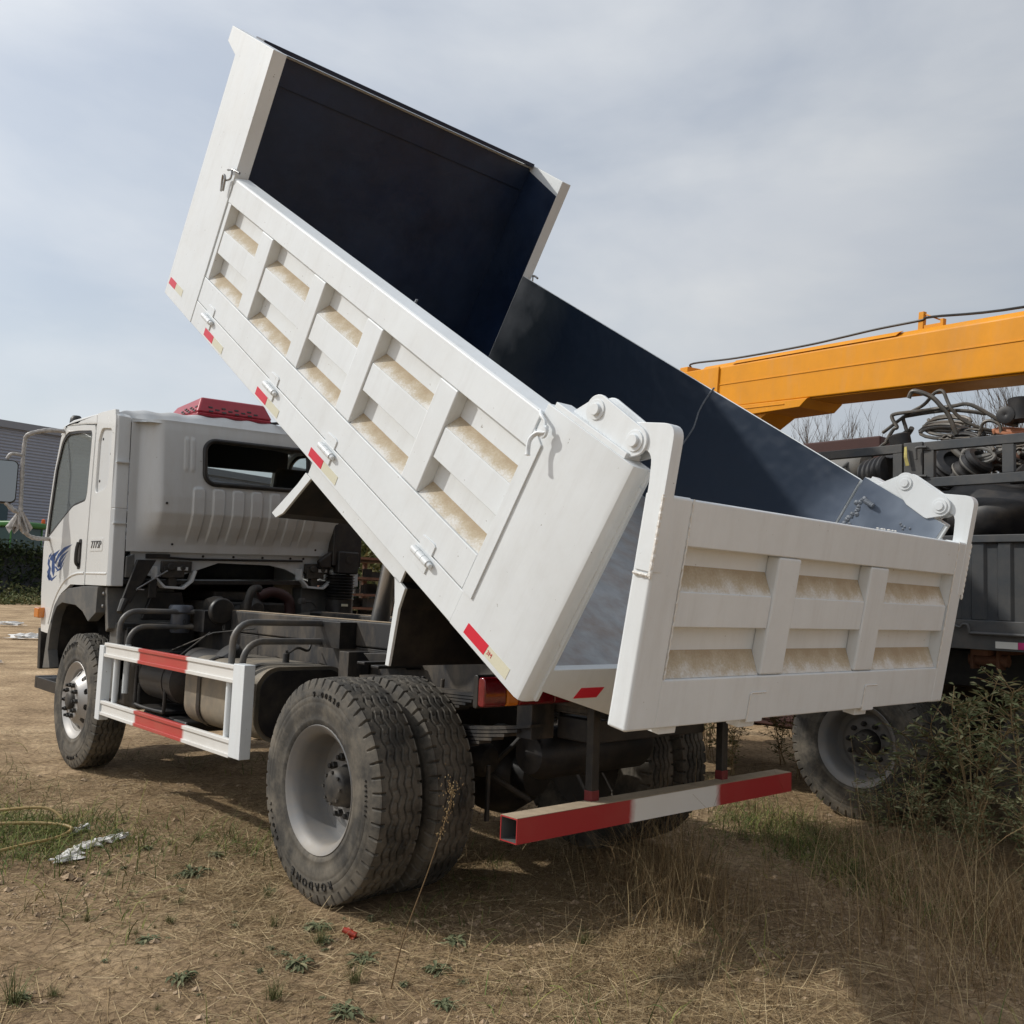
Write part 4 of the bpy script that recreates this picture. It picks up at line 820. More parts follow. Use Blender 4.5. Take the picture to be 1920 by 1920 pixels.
b = MB(); b.plate([(-1.0, 1.72), (1.0, 1.72), (.98, 1.78), (-.98, 1.78)], [], (4.72, 0, 0), (0, 1, 0), (0, 0, 1), (-.05, 0, 0)); b.box(4.44, 4.50, -1.0, 1.0, 2.58, 2.66); ob('front_panel', b, M['cabwhite'], truck, MC)
b = MB(); b.box(4.38, 4.43, -.99, .99, 2.455, 2.71); ob('sun_visor', b, M['seat'], truck, MC, .01)
b = MB(); b.add([(4.70, 1.0, 1.78), (4.70, -1.0, 1.78), (4.47, -.98, 2.58), (4.47, .98, 2.58)], [(0, 1, 2, 3)]); ob('windscreen', b, M['glass'], truck, MC)
b = MB(); b.grid(lambda x, y: (x, y, roof_z(x, y)-.035), [3.2, 3.6, 4.0, 4.4], [-1.0+.1*i for i in range(21)]); b.box(4.25, 4.62, -.98, .98, 1.66, 1.76); ob('cab_headliner', b, M['liner'], truck, MC)
for y in (.55, -.55):
    b = MB(); b.prism([(3.42, y-.24, 1.62), (3.52, y-.24, 1.62), (3.36, y-.24, 2.38), (3.26, y-.24, 2.36)], (0, .48, 0)); b.box(3.45, 3.95, y-.25, y+.25, 1.60, 1.74); st = ob('seat', b, M['seat'], truck, MC, .04, seg=3)
b = MB(); b.tube([(4.22+.10*math.sin(t), .55+.21*math.cos(t), 1.98+.18*math.sin(t)) for t in [2*math.pi*i/28 for i in range(28)]], .015, 8, close=True); b.tube([(4.22, .55, 1.98), (4.5, .55, 1.72)], .03, 8); b.tube([(4.22, .34, 1.98), (4.22, .76, 1.98)], .015, 8); ob('steering_wheel', b, M['seat'], truck, MC, 0, 50)
b = MB(); b.prism([(4.42, -.20, 2.40), (4.42, .02, 2.40), (4.40, .0, 2.52), (4.40, -.18, 2.52)], (.03, 0, 0)); ob('interior_mirror', b, M['wrap'], truck, MC, .01)
# roof unit
b = MB(); x0, x1, y0, y1 = 3.26, 3.86, -.20, .425; ZA = .018
lo = [(x0, y0, 2.70+ZA), (x1, y0, 2.70+ZA), (x1, y1, 2.70+ZA), (x0, y1, 2.70+ZA)]; mi = [(x0-.012, y0-.012, 2.735+ZA), (x1+.012, y0-.012, 2.735+ZA), (x1+.012, y1+.012, 2.735+ZA), (x0-.012, y1+.012, 2.735+ZA)]
hi = [(x0+.05, y0+.04, 2.865+ZA), (x1-.05, y0+.06, 2.845+ZA), (x1-.05, y1-.06, 2.845+ZA), (x0+.05, y1-.04, 2.865+ZA)]
b.hexa(lo, mi); b.hexa(mi, hi); ac = ob('roof_air_unit', b, M['red'], truck, MC, .022, seg=3)
b = MB()
for i in range(8):
    for j in range(3):
        if (i+j) % 2 == 0: yy = .34-.055*i+(.0 if i < 9 else 0); zz = 2.742+ZA+.017*j; xx = x0-.010+(zz-2.735-ZA)*.48; b.prism([(xx, yy, zz), (xx, yy-.034, zz), (xx+.006, yy-.034, zz+.012), (xx+.006, yy, zz+.012)], (-.006, 0, .001))
for i in range(6):
    for j in range(3):
        if (i+j) % 2 == 0: xx = 3.30+.05*i; zz = 2.742+ZA+.017*j; yy = y1+.010-(zz-2.735-ZA)*.38; b.prism([(xx, yy, zz), (xx+.034, yy, zz), (xx+.034, yy-.005, zz+.012), (xx, yy-.005, zz+.012)], (0, .006, .001))
ob('vent_slots', b, M['blackplastic'], ac)['kind'] = 'stuff'
b = MB(); b.box(3.29, 3.83, -.17, .40, 2.66, 2.70+ZA); ob('unit_base', b, M['blackplastic'], ac)
b = MB(); b.tube(smooth_path([(3.27, -.20, 2.73), (3.20, -.32, 2.74), (3.14, -.42, 2.70+ZA), (3.12, -.5, 2.62)], 5), .012, 8); ob('unit_cable', b, M['blackplastic'], ac, None, 0, 50)
b = MB(); b.lathe([(0, .055), (.03, .05), (.045, .03), (.048, 0), (.048, -.05)], 16, (4.33, Y0-.06, 2.72), 'z'); ob('marker_lamp', b, M['blackplastic'], truck, MC, 0, 45)
SHEAR = False
# mirrors on wrapped tube arms
b = MB(); AP = smooth_path([(4.38, Y0+.005, 2.64), (4.42, 1.20, 2.63), (4.46, 1.315, 2.585), (4.48, 1.335, 2.52), (4.48, 1.335, 2.30), (4.47, 1.325, 1.98), (4.46, 1.32, 1.84), (4.50, 1.22, 1.755), (4.55, Y0+.005, 1.75)], 8)
b.tube(AP, [.0125+.004*abs(math.sin(i*1.3))+.004*random.random() for i in range(len(AP))], 9); arm = ob('mirror_arm', b, M['wrap'], truck, None, 0, 60)
b = MB(); b.tube(smooth_path([(4.48, 1.335, 2.41), (4.49, 1.42, 2.415), (4.50, 1.45, 2.37)], 6), .014, 8); ob('mirror_bracket', b, M['wrap'], arm, None, 0, 60); b = MB(); b.tube(smooth_path([(4.47, 1.325, 1.94), (4.48, 1.38, 1.965), (4.50, 1.43, 2.02)], 6), [.014+.007*abs(math.sin(i)) for i in range(13)], 8); ob('mirror_bracket', b, M['wrap'], arm, None, 0, 60)
b = MB(); b.grid(lambda t, u: (4.47+.02*math.sin(7*u)+.05*(1-t)*math.cos(u), 1.325+.075*(1-t)*math.cos(u)+.012*math.sin(5*u), 1.80+.16*t+.03*math.sin(4*u)*(1-t)), [0, .25, .5, .75, 1], [2*math.pi*i/24 for i in range(25)]); ob('wrap_tail', b, M['wrap'], arm, None, 0, 60)
Pm = rrect(1.365, 1.615, 2.01, 2.365, .045, 6)
b = MB(); b.prism([(4.50+(y-1.49)*.33, y, z) for y, z in Pm], (.075, 0, 0)); mh = ob('mirror_head', b, M['blackplastic'], arm, None, .02, seg=3)
b = MB(); b.prism([(4.497+(y-1.49)*.33, y, z) for y, z in rrect(1.378, 1.602, 2.024, 2.352, .038, 6)], (-.004, 0, 0)); ob('mirror_glass', b, M['mirror'], arm)
SHEAR = True
# apron under the rear wall, cab latches, lift strap and handle
b = MB(); b.plate([(.90, 1.645), (-.86, 1.645), (-.86, 1.55), (-.62, 1.46), (-.48, 1.47), (-.36, 1.525), (-.22, 1.555), (.22, 1.565), (.38, 1.51), (.50, 1.47), (.72, 1.45), (.90, 1.50)], [], (3.16, 0, 0), (0, 1, 0), (0, 0, 1), (.02, 0, 0)); ap = ob('cab_apron', b, M['cabshadegrey'], truck, MC, .004)
k = MB()
for y in (.35, .10, -.15, -.40, -.52): k.lathe([(.010, -.003), (.010, .002)], 10, (3.158, y, 1.615), 'x')
ob('apron_holes', k, M['blackplastic'], ap)
b = MB(); b.tube([(3.135, .74, 1.605), (3.135, .45, 1.59), (3.135, -.50, 1.595)], .009, 8); b.box(3.128, 3.14, .62, .80, 1.59, 1.625); ob('latch_rod', b, M['blackplastic'], ap, None, 0, 50)
for y in (.58, -.62):
    b = MB(); HP = [(y+.17, 1.53), (y+.16, 1.44), (y+.09, 1.372), (y-.06, 1.362), (y-.13, 1.42), (y-.155, 1.50)]
    for i in range(len(HP)-1):
        (a0, c0), (a1, c1) = HP[i], HP[i+1]; d = Vector((a1-a0, c1-c0)).normalized(); n_ = Vector((-d.y, d.x))*.018
        b.prism([(3.07, a0, c0), (3.07, a1, c1), (3.07, a1-n_.x, c1-n_.y), (3.07, a0-n_.x, c0-n_.y)], (.09, 0, 0))
    lt = ob('cab_latch', b, M['cabshadegrey'], truck, MC, .003)
    b = MB(); b.box(3.09, 3.13, y-.12, y+.11, 1.49, 1.575); b.box(3.075, 3.13, y-.06, y+.10, 1.45, 1.535); b.lathe([(.028, -.02), (.028, .02)], 16, (3.075, y+.05, 1.53), 'x'); b.lathe([(.02, -.02), (.02, .02)], 14, (3.075, y-.04, 1.525), 'x'); b.box(3.09, 3.15, y-.01, y+.05, 1.37, 1.49); ob('latch_body', b, M['castiron'], lt, None, .006)
    b = MB(); b.box(3.068, 3.074, y-.08, y+.0, 1.505, 1.53); ob('latch_label', b, M['cabshadegrey'], lt)
b = MB(); b.tube([(3.06, .66, 1.50), (3.0, .90, 1.365)], .007, 8); b.tube([(3.0, .90, 1.365), (3.02, .84, 1.36)], .007, 8); ob('release_lever', b, M['steel'], truck, MC, 0, 50)
b = MB(); b.prism([(3.02, .90, 1.58), (3.02, .76, 1.58), (3.02, .93, 1.26), (3.02, .985, 1.30)], (.03, 0, 0)); b.tube([(3.03, .965, 1.29), (2.99, 1.01, 1.20)], [.030, .022], 10); b.box(3.03, 3.06, .74, .80, 1.30, 1.44); ob('lift_handle', b, M['blackplastic'], truck, MC, .006)
b = MB(); b.prism([(3.08, .955, 1.60), (3.08, .90, 1.62), (3.08, .90, 1.45), (3.08, .955, 1.45)], (.03, 0, 0)); ob('apron_bracket', b, M['darkplastic'], truck, MC, .004)
SHEAR = False
# intake stack on the far rear corner
b = MB(); b.box(3.02, 3.30, -1.0, -.72, 1.62, 2.35); b.prism([(3.03, -.72, 1.75), (3.03, -.60, 1.66), (3.03, -.62, 1.60), (3.03, -.72, 1.60)], (.06, 0, 0)); b.box(2.99, 3.08, -.96, -.76, 1.56, 1.75); stk = ob('air_intake', b, M['blackplastic'], truck, None, .015)
k = MB(); k.lathe([(.03, -.002), (.03, .01)], 16, (2.985, -.86, 1.68), 'x'); ob('intake_port', k, M['chassis'], stk)
b = MB(); pr = []
for i in range(9): pr += [(.105, 1.34+.025*i), (.125, 1.352+.025*i)]
b.lathe(pr, 28, (3.08, -.84, 0), 'z'); ob('intake_bellows', b, M['blackplastic'], stk, None, 0, 25)
b = MB(); b.tube(smooth_path([(3.08, -.84, 1.345), (3.08, -.84, 1.22), (3.06, -.83, 1.10), (3.05, -.80, .98)], 5), .112, 20); b.lathe([(.118, 1.10), (.118, 1.13)], 24, (3.06, -.83, 0), 'z'); ob('intake_elbow', b, M['blackplastic'], stk, None, 0, 50)
b = MB(); b.box(2.955, 2.962, -.85, -.79, 1.29, 1.31); ob('intake_label', b, M['tape_cream'], stk)
# engine bay
b = MB(); b.box(3.05, 4.2, -.36, .36, .80, 1.30); b.box(2.55, 3.05, -.20, .20, .84, 1.18); b.lathe([(.22, 2.9), (.30, 3.05)], 20, (0, 0, 1.0), 'x'); b.box(3.2, 3.9, -.22, .22, 1.30, 1.38); en = ob('engine', b, M['castiron'], truck, None, .02)
b = MB(); b.tube(smooth_path([(2.98, -.05, 1.35), (2.96, -.16, 1.385), (2.95, -.28, 1.34), (2.95, -.31, 1.24), (2.95, -.30, 1.20)], 6), .042, 16); ob('red_hose', b, mat('silicone_hose', (.045, .016, .014), .6, var=.2), en, None, 0, 50)
b = MB(); b.lathe([(.0, .09), (.05, .085), (.085, .04), (.09, 0), (.075, -.06), (.05, -.09), (0, -.09)], 20, (2.95, .02, 1.25), 'x'); b.lathe([(.0, .09), (.05, .085), (.07, .03), (.07, -.03), (.05, -.06), (0, -.09)], 20, (2.88, .34, 1.27), 'y'); b.tube(smooth_path([(2.7, .18, 1.18), (2.68, .19, 1.32), (2.70, .15, 1.40), (2.8, .05, 1.41)], 6), .03, 12); b.tube(smooth_path([(2.9, .36, 1.3), (2.85, .28, 1.27), (2.75, .24, 1.17)], 6), .008, 8); b.tube(smooth_path([(2.9, -.3, 1.17), (2.85, -.45, 1.2), (2.9, -.62, 1.2), (3.0, -.7, 1.16)], 6), .045, 14); b.tube(smooth_path([(2.9, -.36, 1.30), (2.88, -.45, 1.32), (2.88, -.5, 1.27), (2.92, -.4, 1.22)], 6), .008, 8); b.lathe([(.035, 0), (.035, .03), (.02, .05), (0, .05)], 16, (2.9, -.38, 1.30), 'z'); ob('engine_parts', b, M['castiron'], en, None, 0, 40)
b = MB(); b.lathe([(0, -.03), (.085, -.028), (.095, -.01), (.095, .01), (.085, .028), (0, .03)], 24, (2.52, .47, 1.24), 'x'); b.box(2.50, 2.54, .402, .45, 1.10, 1.30); ob('coil_bracket', b, M['blackplastic'], truck, None, .008)
b = MB(); b.lathe([(0, 0), (.075, .0), (.085, .012), (.085, .05), (.075, .055), (.068, .06), (.068, .19), (.06, .20), (0, .20)][::-1], 24, (0, 0, 0), 'z'); of = ob('oil_filter', b, mat('filter_grey', (.10, .11, .13), .4, .3), truck, Matrix.Translation((2.86, .62, 1.27)) @ Matrix.Rotation(math.pi, 4, 'X'), 0, 40)
me = text_mesh('0', .05, .001); link('filter_print', me, M['ink'], of, Matrix.Translation((-.069, 0, .12)) @ Matrix.Rotation(R_(-90), 4, 'Z') @ Matrix.Rotation(R_(-90), 4, 'X'))
b = MB(); b.box(3.0, 3.12, .42, .98, 1.08, 1.13); b.box(2.99, 3.06, .45, .95, .72, 1.1); b.prism([(3.14, .80, 1.15), (3.14, .45, 1.15), (3.14, .5, 1.36), (3.14, .72, 1.36)], (.06, 0, 0)); ob('inner_fender', b, M['blackplastic'], truck, None, .01)
b = MB(); b.box(4.30, 4.80, .60, 1.0, .50, .595); b.box(4.80, 4.86, -1.0, 1.0, .50, .60); b.prism([(4.86, .99, .66), (4.80, .99, .66), (4.84, .99, 1.0), (4.92, .99, 1.0)], (0, -1.98, 0)); ob('front_bumper', b, M['blackplastic'], truck, None, .006)
b = MB(); b.box(.55, .85, -.31, .31, .60, .91); b.box(.60, .80, -.39, .39, .93, 1.08); ob('hoist_blocker', b, M['chassis'], truck, None, .01)  # black block added to close off the bright view beneath the bed
b = MB(); b.tube([(.18, 0, .56), (2.6, 0, .92)], .05, 14); ob('drive_shaft', b, M['chassis'], truck, None, 0, 50)
b = MB(); b.box(.75, 1.75, -1.0, -.44, .50, 1.0); b.box(.80, 1.70, -1.02, -.42, .44, .498); ob('side_blocker', b, M['blackplastic'], truck, None, .02)  # unseen far-side box added to block the light patch under the bed
b = MB(); b.lathe([(0, -.42), (.09, -.40), (.12, -.34), (.12, .34), (.09, .40), (0, .42)], 22, (-.62, 0, .70), 'y'); ob('air_tank', b, M['chassis'], truck, None, 0, 45)
# ================================================================== ground
def vnoise(x, y, seed=0):
    xi = np.floor(x).astype(np.int64); yi = np.floor(y).astype(np.int64); fx = x-xi; fy = y-yi
    fx = fx*fx*(3-2*fx); fy = fy*fy*(3-2*fy)
    def h(a, b):
        n = (a*374761393+b*668265263+seed*1442695041) & 0xffffffff
        n = ((n ^ (n >> 13))*1274126177) & 0xffffffff
        return ((n ^ (n >> 16)) & 0xffff)/65535.0
    return (h(xi, yi)*(1-fx)+h(xi+1, yi)*fx)*(1-fy)+(h(xi, yi+1)*(1-fx)+h(xi+1, yi+1)*fx)*fy
def gh(x, y):
    x = np.asarray(x, float); y = np.asarray(y, float)
    h = .030*(vnoise(x*.9, y*.9, 1)-.5)+.020*(vnoise(x*2.7, y*2.7, 2)-.5)+.012*(vnoise(x*8, y*8, 3)-.5)+.008*(vnoise(x*19, y*19, 4)-.5)
    far = np.clip((np.hypot(x-.5, y-.5)-12)/40, 0, 1)
    return h-.004+far*.25*(vnoise(x*.08, y*.08, 9)-.5)
fine = np.arange(-6.5, 9.01, .045)
ext = np.cumsum(.06*1.115**np.arange(85)); ext = ext[ext < 2200]
gx = np.concatenate([fine[0]-ext[::-1], fine, fine[-1]+ext]); fy_ = np.arange(-6.5, 6.01, .045); gy = np.concatenate([fy_[0]-ext[::-1], fy_, fy_[-1]+ext])
GX, GY = np.meshgrid(gx, gy, indexing='ij'); GZ = gh(GX, GY)
me = bpy.data.meshes.new('ground'); nx, ny = len(gx), len(gy)
I, J = np.meshgrid(np.arange(nx-1), np.arange(ny-1), indexing='ij')
me.from_pydata(np.stack([GX, GY, GZ], -1).reshape(-1, 3).tolist(), [], np.stack([I*ny+J, (I+1)*ny+J, (I+1)*ny+J+1, I*ny+J+1], -1).reshape(-1, 4).tolist())
me.polygons.foreach_set('use_smooth', [True]*len(me.polygons)); me.update()
def soil_mat():
    m = bpy.data.materials.new('trodden_soil'); m.use_nodes = True; t = m.node_tree; p = t.nodes['Principled BSDF']; l = t.links.new
    tcn = N(t, 'ShaderNodeTexCoord'); O = tcn.outputs['Object']
    def nz(sc, det=8, ro=.65, mp=None):
        n = N(t, 'ShaderNodeTexNoise'); n.inputs['Scale'].default_value = sc; n.inputs['Detail'].default_value = det; n.inputs['Roughness'].default_value = ro
        if mp: q = N(t, 'ShaderNodeMapping'); q.inputs['Scale'].default_value = mp; q.inputs['Rotation'].default_value = (0, 0, .7); l(O, q.inputs[0]); l(q.outputs[0], n.inputs[0])
        else: l(O, n.inputs[0])
        return n.outputs[0]
    r = N(t, 'ShaderNodeValToRGB'); l(nz(.9), r.inputs[0]); E = r.color_ramp.elements
    E[0].position = .30; E[0].color = (.23, .16, .097, 1); E[1].position = .68; E[1].color = (.64, .485, .315, 1); e = E.new(.5); e.color = (.41, .295, .182, 1)
    r2 = N(t, 'ShaderNodeValToRGB'); l(nz(26, 6, .75), r2.inputs[0]); E = r2.color_ramp.elements
    E[0].position = .32; E[0].color = (.42, .40, .39, 1); E[1].position = .66; E[1].color = (1.3, 1.28, 1.22, 1)
    mu = N(t, 'ShaderNodeMix', data_type='RGBA', blend_type='MULTIPLY'); mu.inputs[0].default_value = 1; l(r.outputs[0], mu.inputs[6]); l(r2.outputs[0], mu.inputs[7])
    # chaff: fine pale flecks
    r3 = N(t, 'ShaderNodeMapRange'); l(nz(60, 4, .8, (1, .22, 1)), r3.inputs[0]); r3.inputs[1].default_value = .60; r3.inputs[2].default_value = .72; r3.inputs[4].default_value = .75
    x = N(t, 'ShaderNodeMix', data_type='RGBA'); l(r3.outputs[0], x.inputs[0]); l(mu.outputs[2], x.inputs[6]); x.inputs[7].default_value = (.40, .30, .175, 1)
    l(x.outputs[2], p.inputs['Base Color']); p.inputs['Roughness'].default_value = .95; p.inputs['Specular IOR Level'].default_value = .15
    b = N(t, 'ShaderNodeBump'); b.inputs['Strength'].default_value = 1.0; b.inputs['Distance'].default_value = .016; l(nz(30, 9, .8), b.inputs['Height']); l(b.outputs[0], p.inputs['Normal'])
    return m
go = link('ground', me, soil_mat()); go['kind'] = 'structure'

# ================================================================== dark cargo truck at the right
DY = -2.75
dark = thing('cargo_trailer', 'dark grey cargo trailer with open stake sides heaped with scrap', 'trailer', (-.2, -4.0, 0))
OFF = Matrix.Translation((.2, 4.0, 0))
def dp(name, b, m, bevel=0, parent=None, smooth=None): return ob(name, b, m, parent or dark, OFF if parent is None else None, bevel, smooth)
X0, X1 = -3.4, 2.9
for yo, sg in ((DY, 1), (-5.2, -1)):
    y0, y1 = (yo-.05, yo) if sg > 0 else (yo, yo+.05)
    b = MB(); b.box(X0, X1, y0+.02, y1-.02, 1.30, 1.885); lp = dp('side_board', b, M['dkgreen'])
    for i in range(44):
        x = X0+.05+i*.16
        if x > X1-.1: break
        b = MB(); b.prism([(x, y1-.0205 if sg > 0 else y0+.0205, 1.40), (x+.10, y1-.0205 if sg > 0 else y0+.0205, 1.40), (x+.085, y1-.002 if sg > 0 else y0+.002, 1.40), (x+.015, y1-.002 if sg > 0 else y0+.002, 1.40)], (0, 0, .484)); dp('board_rib', b, M['dkgreen'], 0, lp)
    b = MB(); b.box(X0, X1, y0-.01, y1+.012, 1.886, 1.935); dp('board_rail', b, M['dktruck'], .005)
    b = MB(); b.box(X0, X1, y0, y1+.008, 1.21, 1.395); dp('floor_rail', b, M['dktruck'], .005)
    b = MB(); b.tube([(X0, y1+.025*sg, 1.312), (-1.34, y1+.025*sg, 1.312)], .011, 8); b.tube(smooth_path([(-1.34, y1+.03*sg, 1.312), (-1.33, y1+.03*sg, 1.36), (-1.30, y1+.03*sg, 1.365), (-1.28, y1+.03*sg, 1.345), (-1.25, y1+.03*sg, 1.355), (-1.22, y1+.03*sg, 1.37)], 4), .009, 8); dp('latch_bar', b, M['dktruck'], 0, None, 50)
    # upper stake frames, piece by piece
    for xa, xb in ((-.885, X1), (X0, -1.035)):
        for z0, z1 in ((2.262, 2.325), (2.508, 2.568)):
            b = MB(); b.box(xa, xb, y0, y1, z0, z1); dp('stake_rail', b, M['dktruck'], .004)
        for x in (xa, xb-.065): b = MB(); b.box(x, x+.065, y0+.002, y1-.002, 2.326, 2.507); dp('stake_post', b, M['dktruck'], .003)
        for x in ((-1.60, -2.5) if xa < -2 else (.9, 2.2)): b = MB(); b.box(x, x+.07, y0+.004, y1-.004, 2.326, 2.507); dp('stake_post', b, M['dktruck'], .003)
    for x in (-3.36, -2.2, -.955, .4, 1.9, 3.5):
        wd = .065 if abs(x+.955) < .01 else .04
        b = MB(); b.box(x-wd, x+wd, y0-.03, y1-.012, 1.3, 2.575 if wd > .05 else 2.50); dp('corner_post', b, M['dktruck'], .004)
    for z in (2.53, 2.335):
        b = MB(); b.tube(smooth_path([(-1.06, y1+.012*sg, z), (-1.0, y1+.02*sg, z), (-.99, y1+.02*sg, z-.02), (-.992, y1+.02*sg, z-.08)], 4), .010, 8); dp('drop_hook', b, M['dktruck'], 0, None, 50)
b = MB(); b.prism([(-.905, DY+.004, 2.545), (-.925, DY+.012, 2.545), (-.932, DY+.02, 2.47), (-.945, DY+.016, 2.415), (-.92, DY+.014, 2.412), (-.91, DY+.02, 2.47)], (0, .004, 0)); dp('paint_tag', b, mat('yellow_tag', (.45, .38, .12), .7, var=.3, vscale=30))
b = MB(); b.box(-1.62, -1.49, DY+.009, DY+.012, 1.226, 1.268); dp('white_reflector', b, mat('reflect_white', (.55, .56, .54), .4))
b = MB(); b.box(-1.75, -1.622, DY+.009, DY+.012, 1.226, 1.268); dp('red_reflector', b, mat('reflect_magenta', (.45, .03, .16), .4))
b = MB(); b.box(X0, X1, -5.19, DY-.055, 1.22, 1.30); dp('load_floor', b, M['dktruck'])
for y in (-3.6, -4.35):
    b = MB(); b.box(X0, 3.0, y-.05, y+.05, .92, 1.17); dp('frame_rail', b, M['chassis'], .004)
for x in (-3.2, -2.2, -1.35, -.1, 1.2, 2.5):
    b = MB(); b.box(x-.05, x+.05, -5.15, -2.85, 1.171, 1.219); dp('cross_bearer', b, M['rust'])
b = MB(); b.tube([(-1.48, -2.98, 1.14), (-1.24, -2.98, 1.14)], .04, 12); b.box(-1.44, -1.42, -3.03, -2.93, 1.08, 1.215); b.box(-1.28, -1.26, -3.03, -2.93, 1.08, 1.215); dp('rusty_roller', b, M['rust'], 0, None, 50)
for x in (-.55, -1.95):
    for s in (1, -1):
        for k_, off in ((0, 1.10), (1, .78)):
            o = wheel(dark, x+.2, s*off, s, 'outer' if k_ == 0 else 'inner', rot=.4+x, let=False, z=.50)
    b = MB(); b.tube([(x, -5.0, .5), (x, -3.0, .5)], .07, 12); b.lathe([(0, -.2), (.18, -.1), (.2, 0), (.18, .1), (0, .2)], 20, (x, -4, .5), 'y'); dp('axle', b, M['chassis'], 0, None, 45)
b = MB(); b.box(.6, 1.6, -3.3, -2.85, .55, 1.05); dp('tool_box', b, M['bluepaint'], .02)

# ---- the scrap on it, each piece a thing
def sc(name, b, m, label, cat, group=None, smooth=45, bevel=0):
    return tag(ob(name, b, m, None, None, bevel, smooth), label, cat, group)
def pipe(pts, r, label, name='bent_pipe', m='scrappipe', k=5):
    b = MB(); b.tube(smooth_path(pts, k), r, 8); return sc(name, b, M[m], label, 'pipe', 'bent scrap pipes')
pipe([(-.71, -3.22, 2.99), (-.735, -3.22, 3.035), (-.785, -3.22, 3.028), (-.875, -3.24, 2.978), (-.936, -3.26, 2.90), (-.975, -3.28, 2.84), (-1.02, -3.3, 2.70)], .017, 'dark hooked pipe end curling up under the yellow boom')
pipe([(-.45, -3.35, 2.78), (-.657, -3.32, 2.896), (-.785, -3.3, 2.945), (-.875, -3.28, 3.018), (-.936, -3.27, 3.02), (-.971, -3.27, 2.94), (-1.0, -3.27, 2.88), (-1.065, -3.3, 2.80), (-1.165, -3.33, 2.74), (-1.25, -3.36, 2.71)], .013, 'tall arched steel pipe rising highest in the scrap heap')
pipe([(-.50, -3.30, 2.70), (-.555, -3.30, 2.785), (-.585, -3.30, 2.80), (-.548, -3.30, 2.87), (-.57, -3.30, 2.902), (-.785, -3.29, 2.90), (-1.005, -3.28, 2.905), (-1.132, -3.28, 2.897), (-1.33, -3.32, 2.757), (-1.42, -3.34, 2.73)], .014, 'long kinked pipe running level over the hose coil')
pipe([(-.20, -3.42, 2.52), (-.30, -3.4, 2.58), (-.441, -3.38, 2.696), (-.615, -3.36, 2.765), (-.623, -3.36, 2.80), (-.608, -3.35, 2.87), (-.64, -3.35, 2.886), (-.962, -3.33, 2.888), (-1.2, -3.36, 2.84)], .014, 'lower kinked pipe slanting out over the stake rail')
pipe([(-.35, -3.45, 2.56), (-.55, -3.42, 2.70), (-.63, -3.40, 2.77), (-.66, -3.38, 2.80)], .019, 'short pipe stub lying on the stake rail', k=4)
pipe([(-1.18, -3.3, 2.69), (-1.20, -3.3, 2.76), (-1.25, -3.3, 2.775), (-1.31, -3.3, 2.74), (-1.32, -3.3, 2.68)], .012, 'small looped pipe beside the copper hose')
pipe([(-1.05, -3.15, 2.58), (-1.15, -3.15, 2.50), (-1.3, -3.2, 2.52), (-1.45, -3.25, 2.60)], .02, 'grey bar lying slantwise behind the stake post', m='scrapgrey')
pipe([(-.13, -3.12, 2.58), (-.155, -3.10, 2.47), (-.20, -3.10, 2.455), (-.245, -3.12, 2.50), (-.27, -3.16, 2.54)], .014, 'thin hooked pipe lying on the pale drum', m='scrapgrey')
def coil(c, rx, rz, n, r, label, m='scrappipe', dz=.03, tilt=.5):
    P = []
    for i in range(n*14+1):
        a = 2*math.pi*i/14; q = i/14
        P.append((c[0]+rx*(1+.12*math.sin(q*2.3))*math.cos(a), c[1]-.25*rx*math.sin(a)-.03*q, c[2]+rz*(1+.2*math.sin(q*1.7))*math.sin(a)+dz*(q-n/2)+.04*math.cos(a)*tilt))
    b = MB(); b.tube(P, r, 7); return sc('hose_coil', b, M[m], label, 'hose', 'coiled scrap hoses')
coil((-.87, -3.38, 2.80), .15, .045, 6, .013, 'tangled brown hose coil in the middle of the heap', dz=.022)
coil((-1.08, -3.25, 2.67), .10, .045, 4, .013, 'dark hose coil just above the stake rail', 'scrapblack')
coil((-1.38, -3.3, 2.69), .11, .015, 2, .013, 'copper coloured hose loop near the bucket', 'copper', dz=.018)
coil((-1.22, -3.15, 2.55), .10, .05, 4, .012, 'grey hose coil behind the stake frame', 'scrapgrey', dz=.02)
coil((-1.62, -3.2, 2.55), .12, .06, 4, .014, 'grey hose coil at the right picture edge', 'scrapgrey', dz=.02)
def bellows(c, ax, R, L, n, label, m='scrapblack', name='rubber_bellows'):
    b = MB(); pr = [(0, -L/2)]
    for i in range(n): pr += [(R*.90, -L/2+L*(i+.1)/n), (R, -L/2+L*(i+.35)/n), (R, -L/2+L*(i+.65)/n), (R*.90, -L/2+L*(i+.9)/n)]
    pr += [(R*.6, L/2), (R*.55, L/2-.04), (0, L/2-.04)]
    b.lathe(pr, 32, (0, 0, 0), 'z'); o = sc(name, b, M[m], label, 'bellows', 'scrap rubber bellows', 30)
    o.location = c; o.rotation_euler = Vector(ax).to_track_quat('Z', 'Y').to_euler(); return o
bellows((-.50, -3.22, 2.44), (.9, -.3, -.1), .135, .24, 5, 'ribbed black bellows in the left stake gap')
bellows((-1.0, -3.25, 2.42), (-.5, .5, .5), .15, .26, 6, 'large ribbed black bellows right of the corner post')
bellows((-1.17, -3.16, 2.42), (-.75, .2, .62), .105, .24, 4, 'ribbed duct with pale hoops behind the stake frame', 'scrapblack')
bellows((-1.30, -3.4, 2.50), (-.9, .3, .1), .055, .30, 1, 'rusty brown pipe end among the ducts', 'rust')
for q in (.035, -.045):
    k = MB(); k.lathe([(.108, -.006), (.111, 0), (.108, .006)], 32, (0, 0, q), 'z')
    pr_ = [o for o in bpy.data.objects if o.get('label', '').startswith('ribbed duct')][0]; ob('pale_hoop', k, M['scrapgrey'], pr_, None, 0, 45)
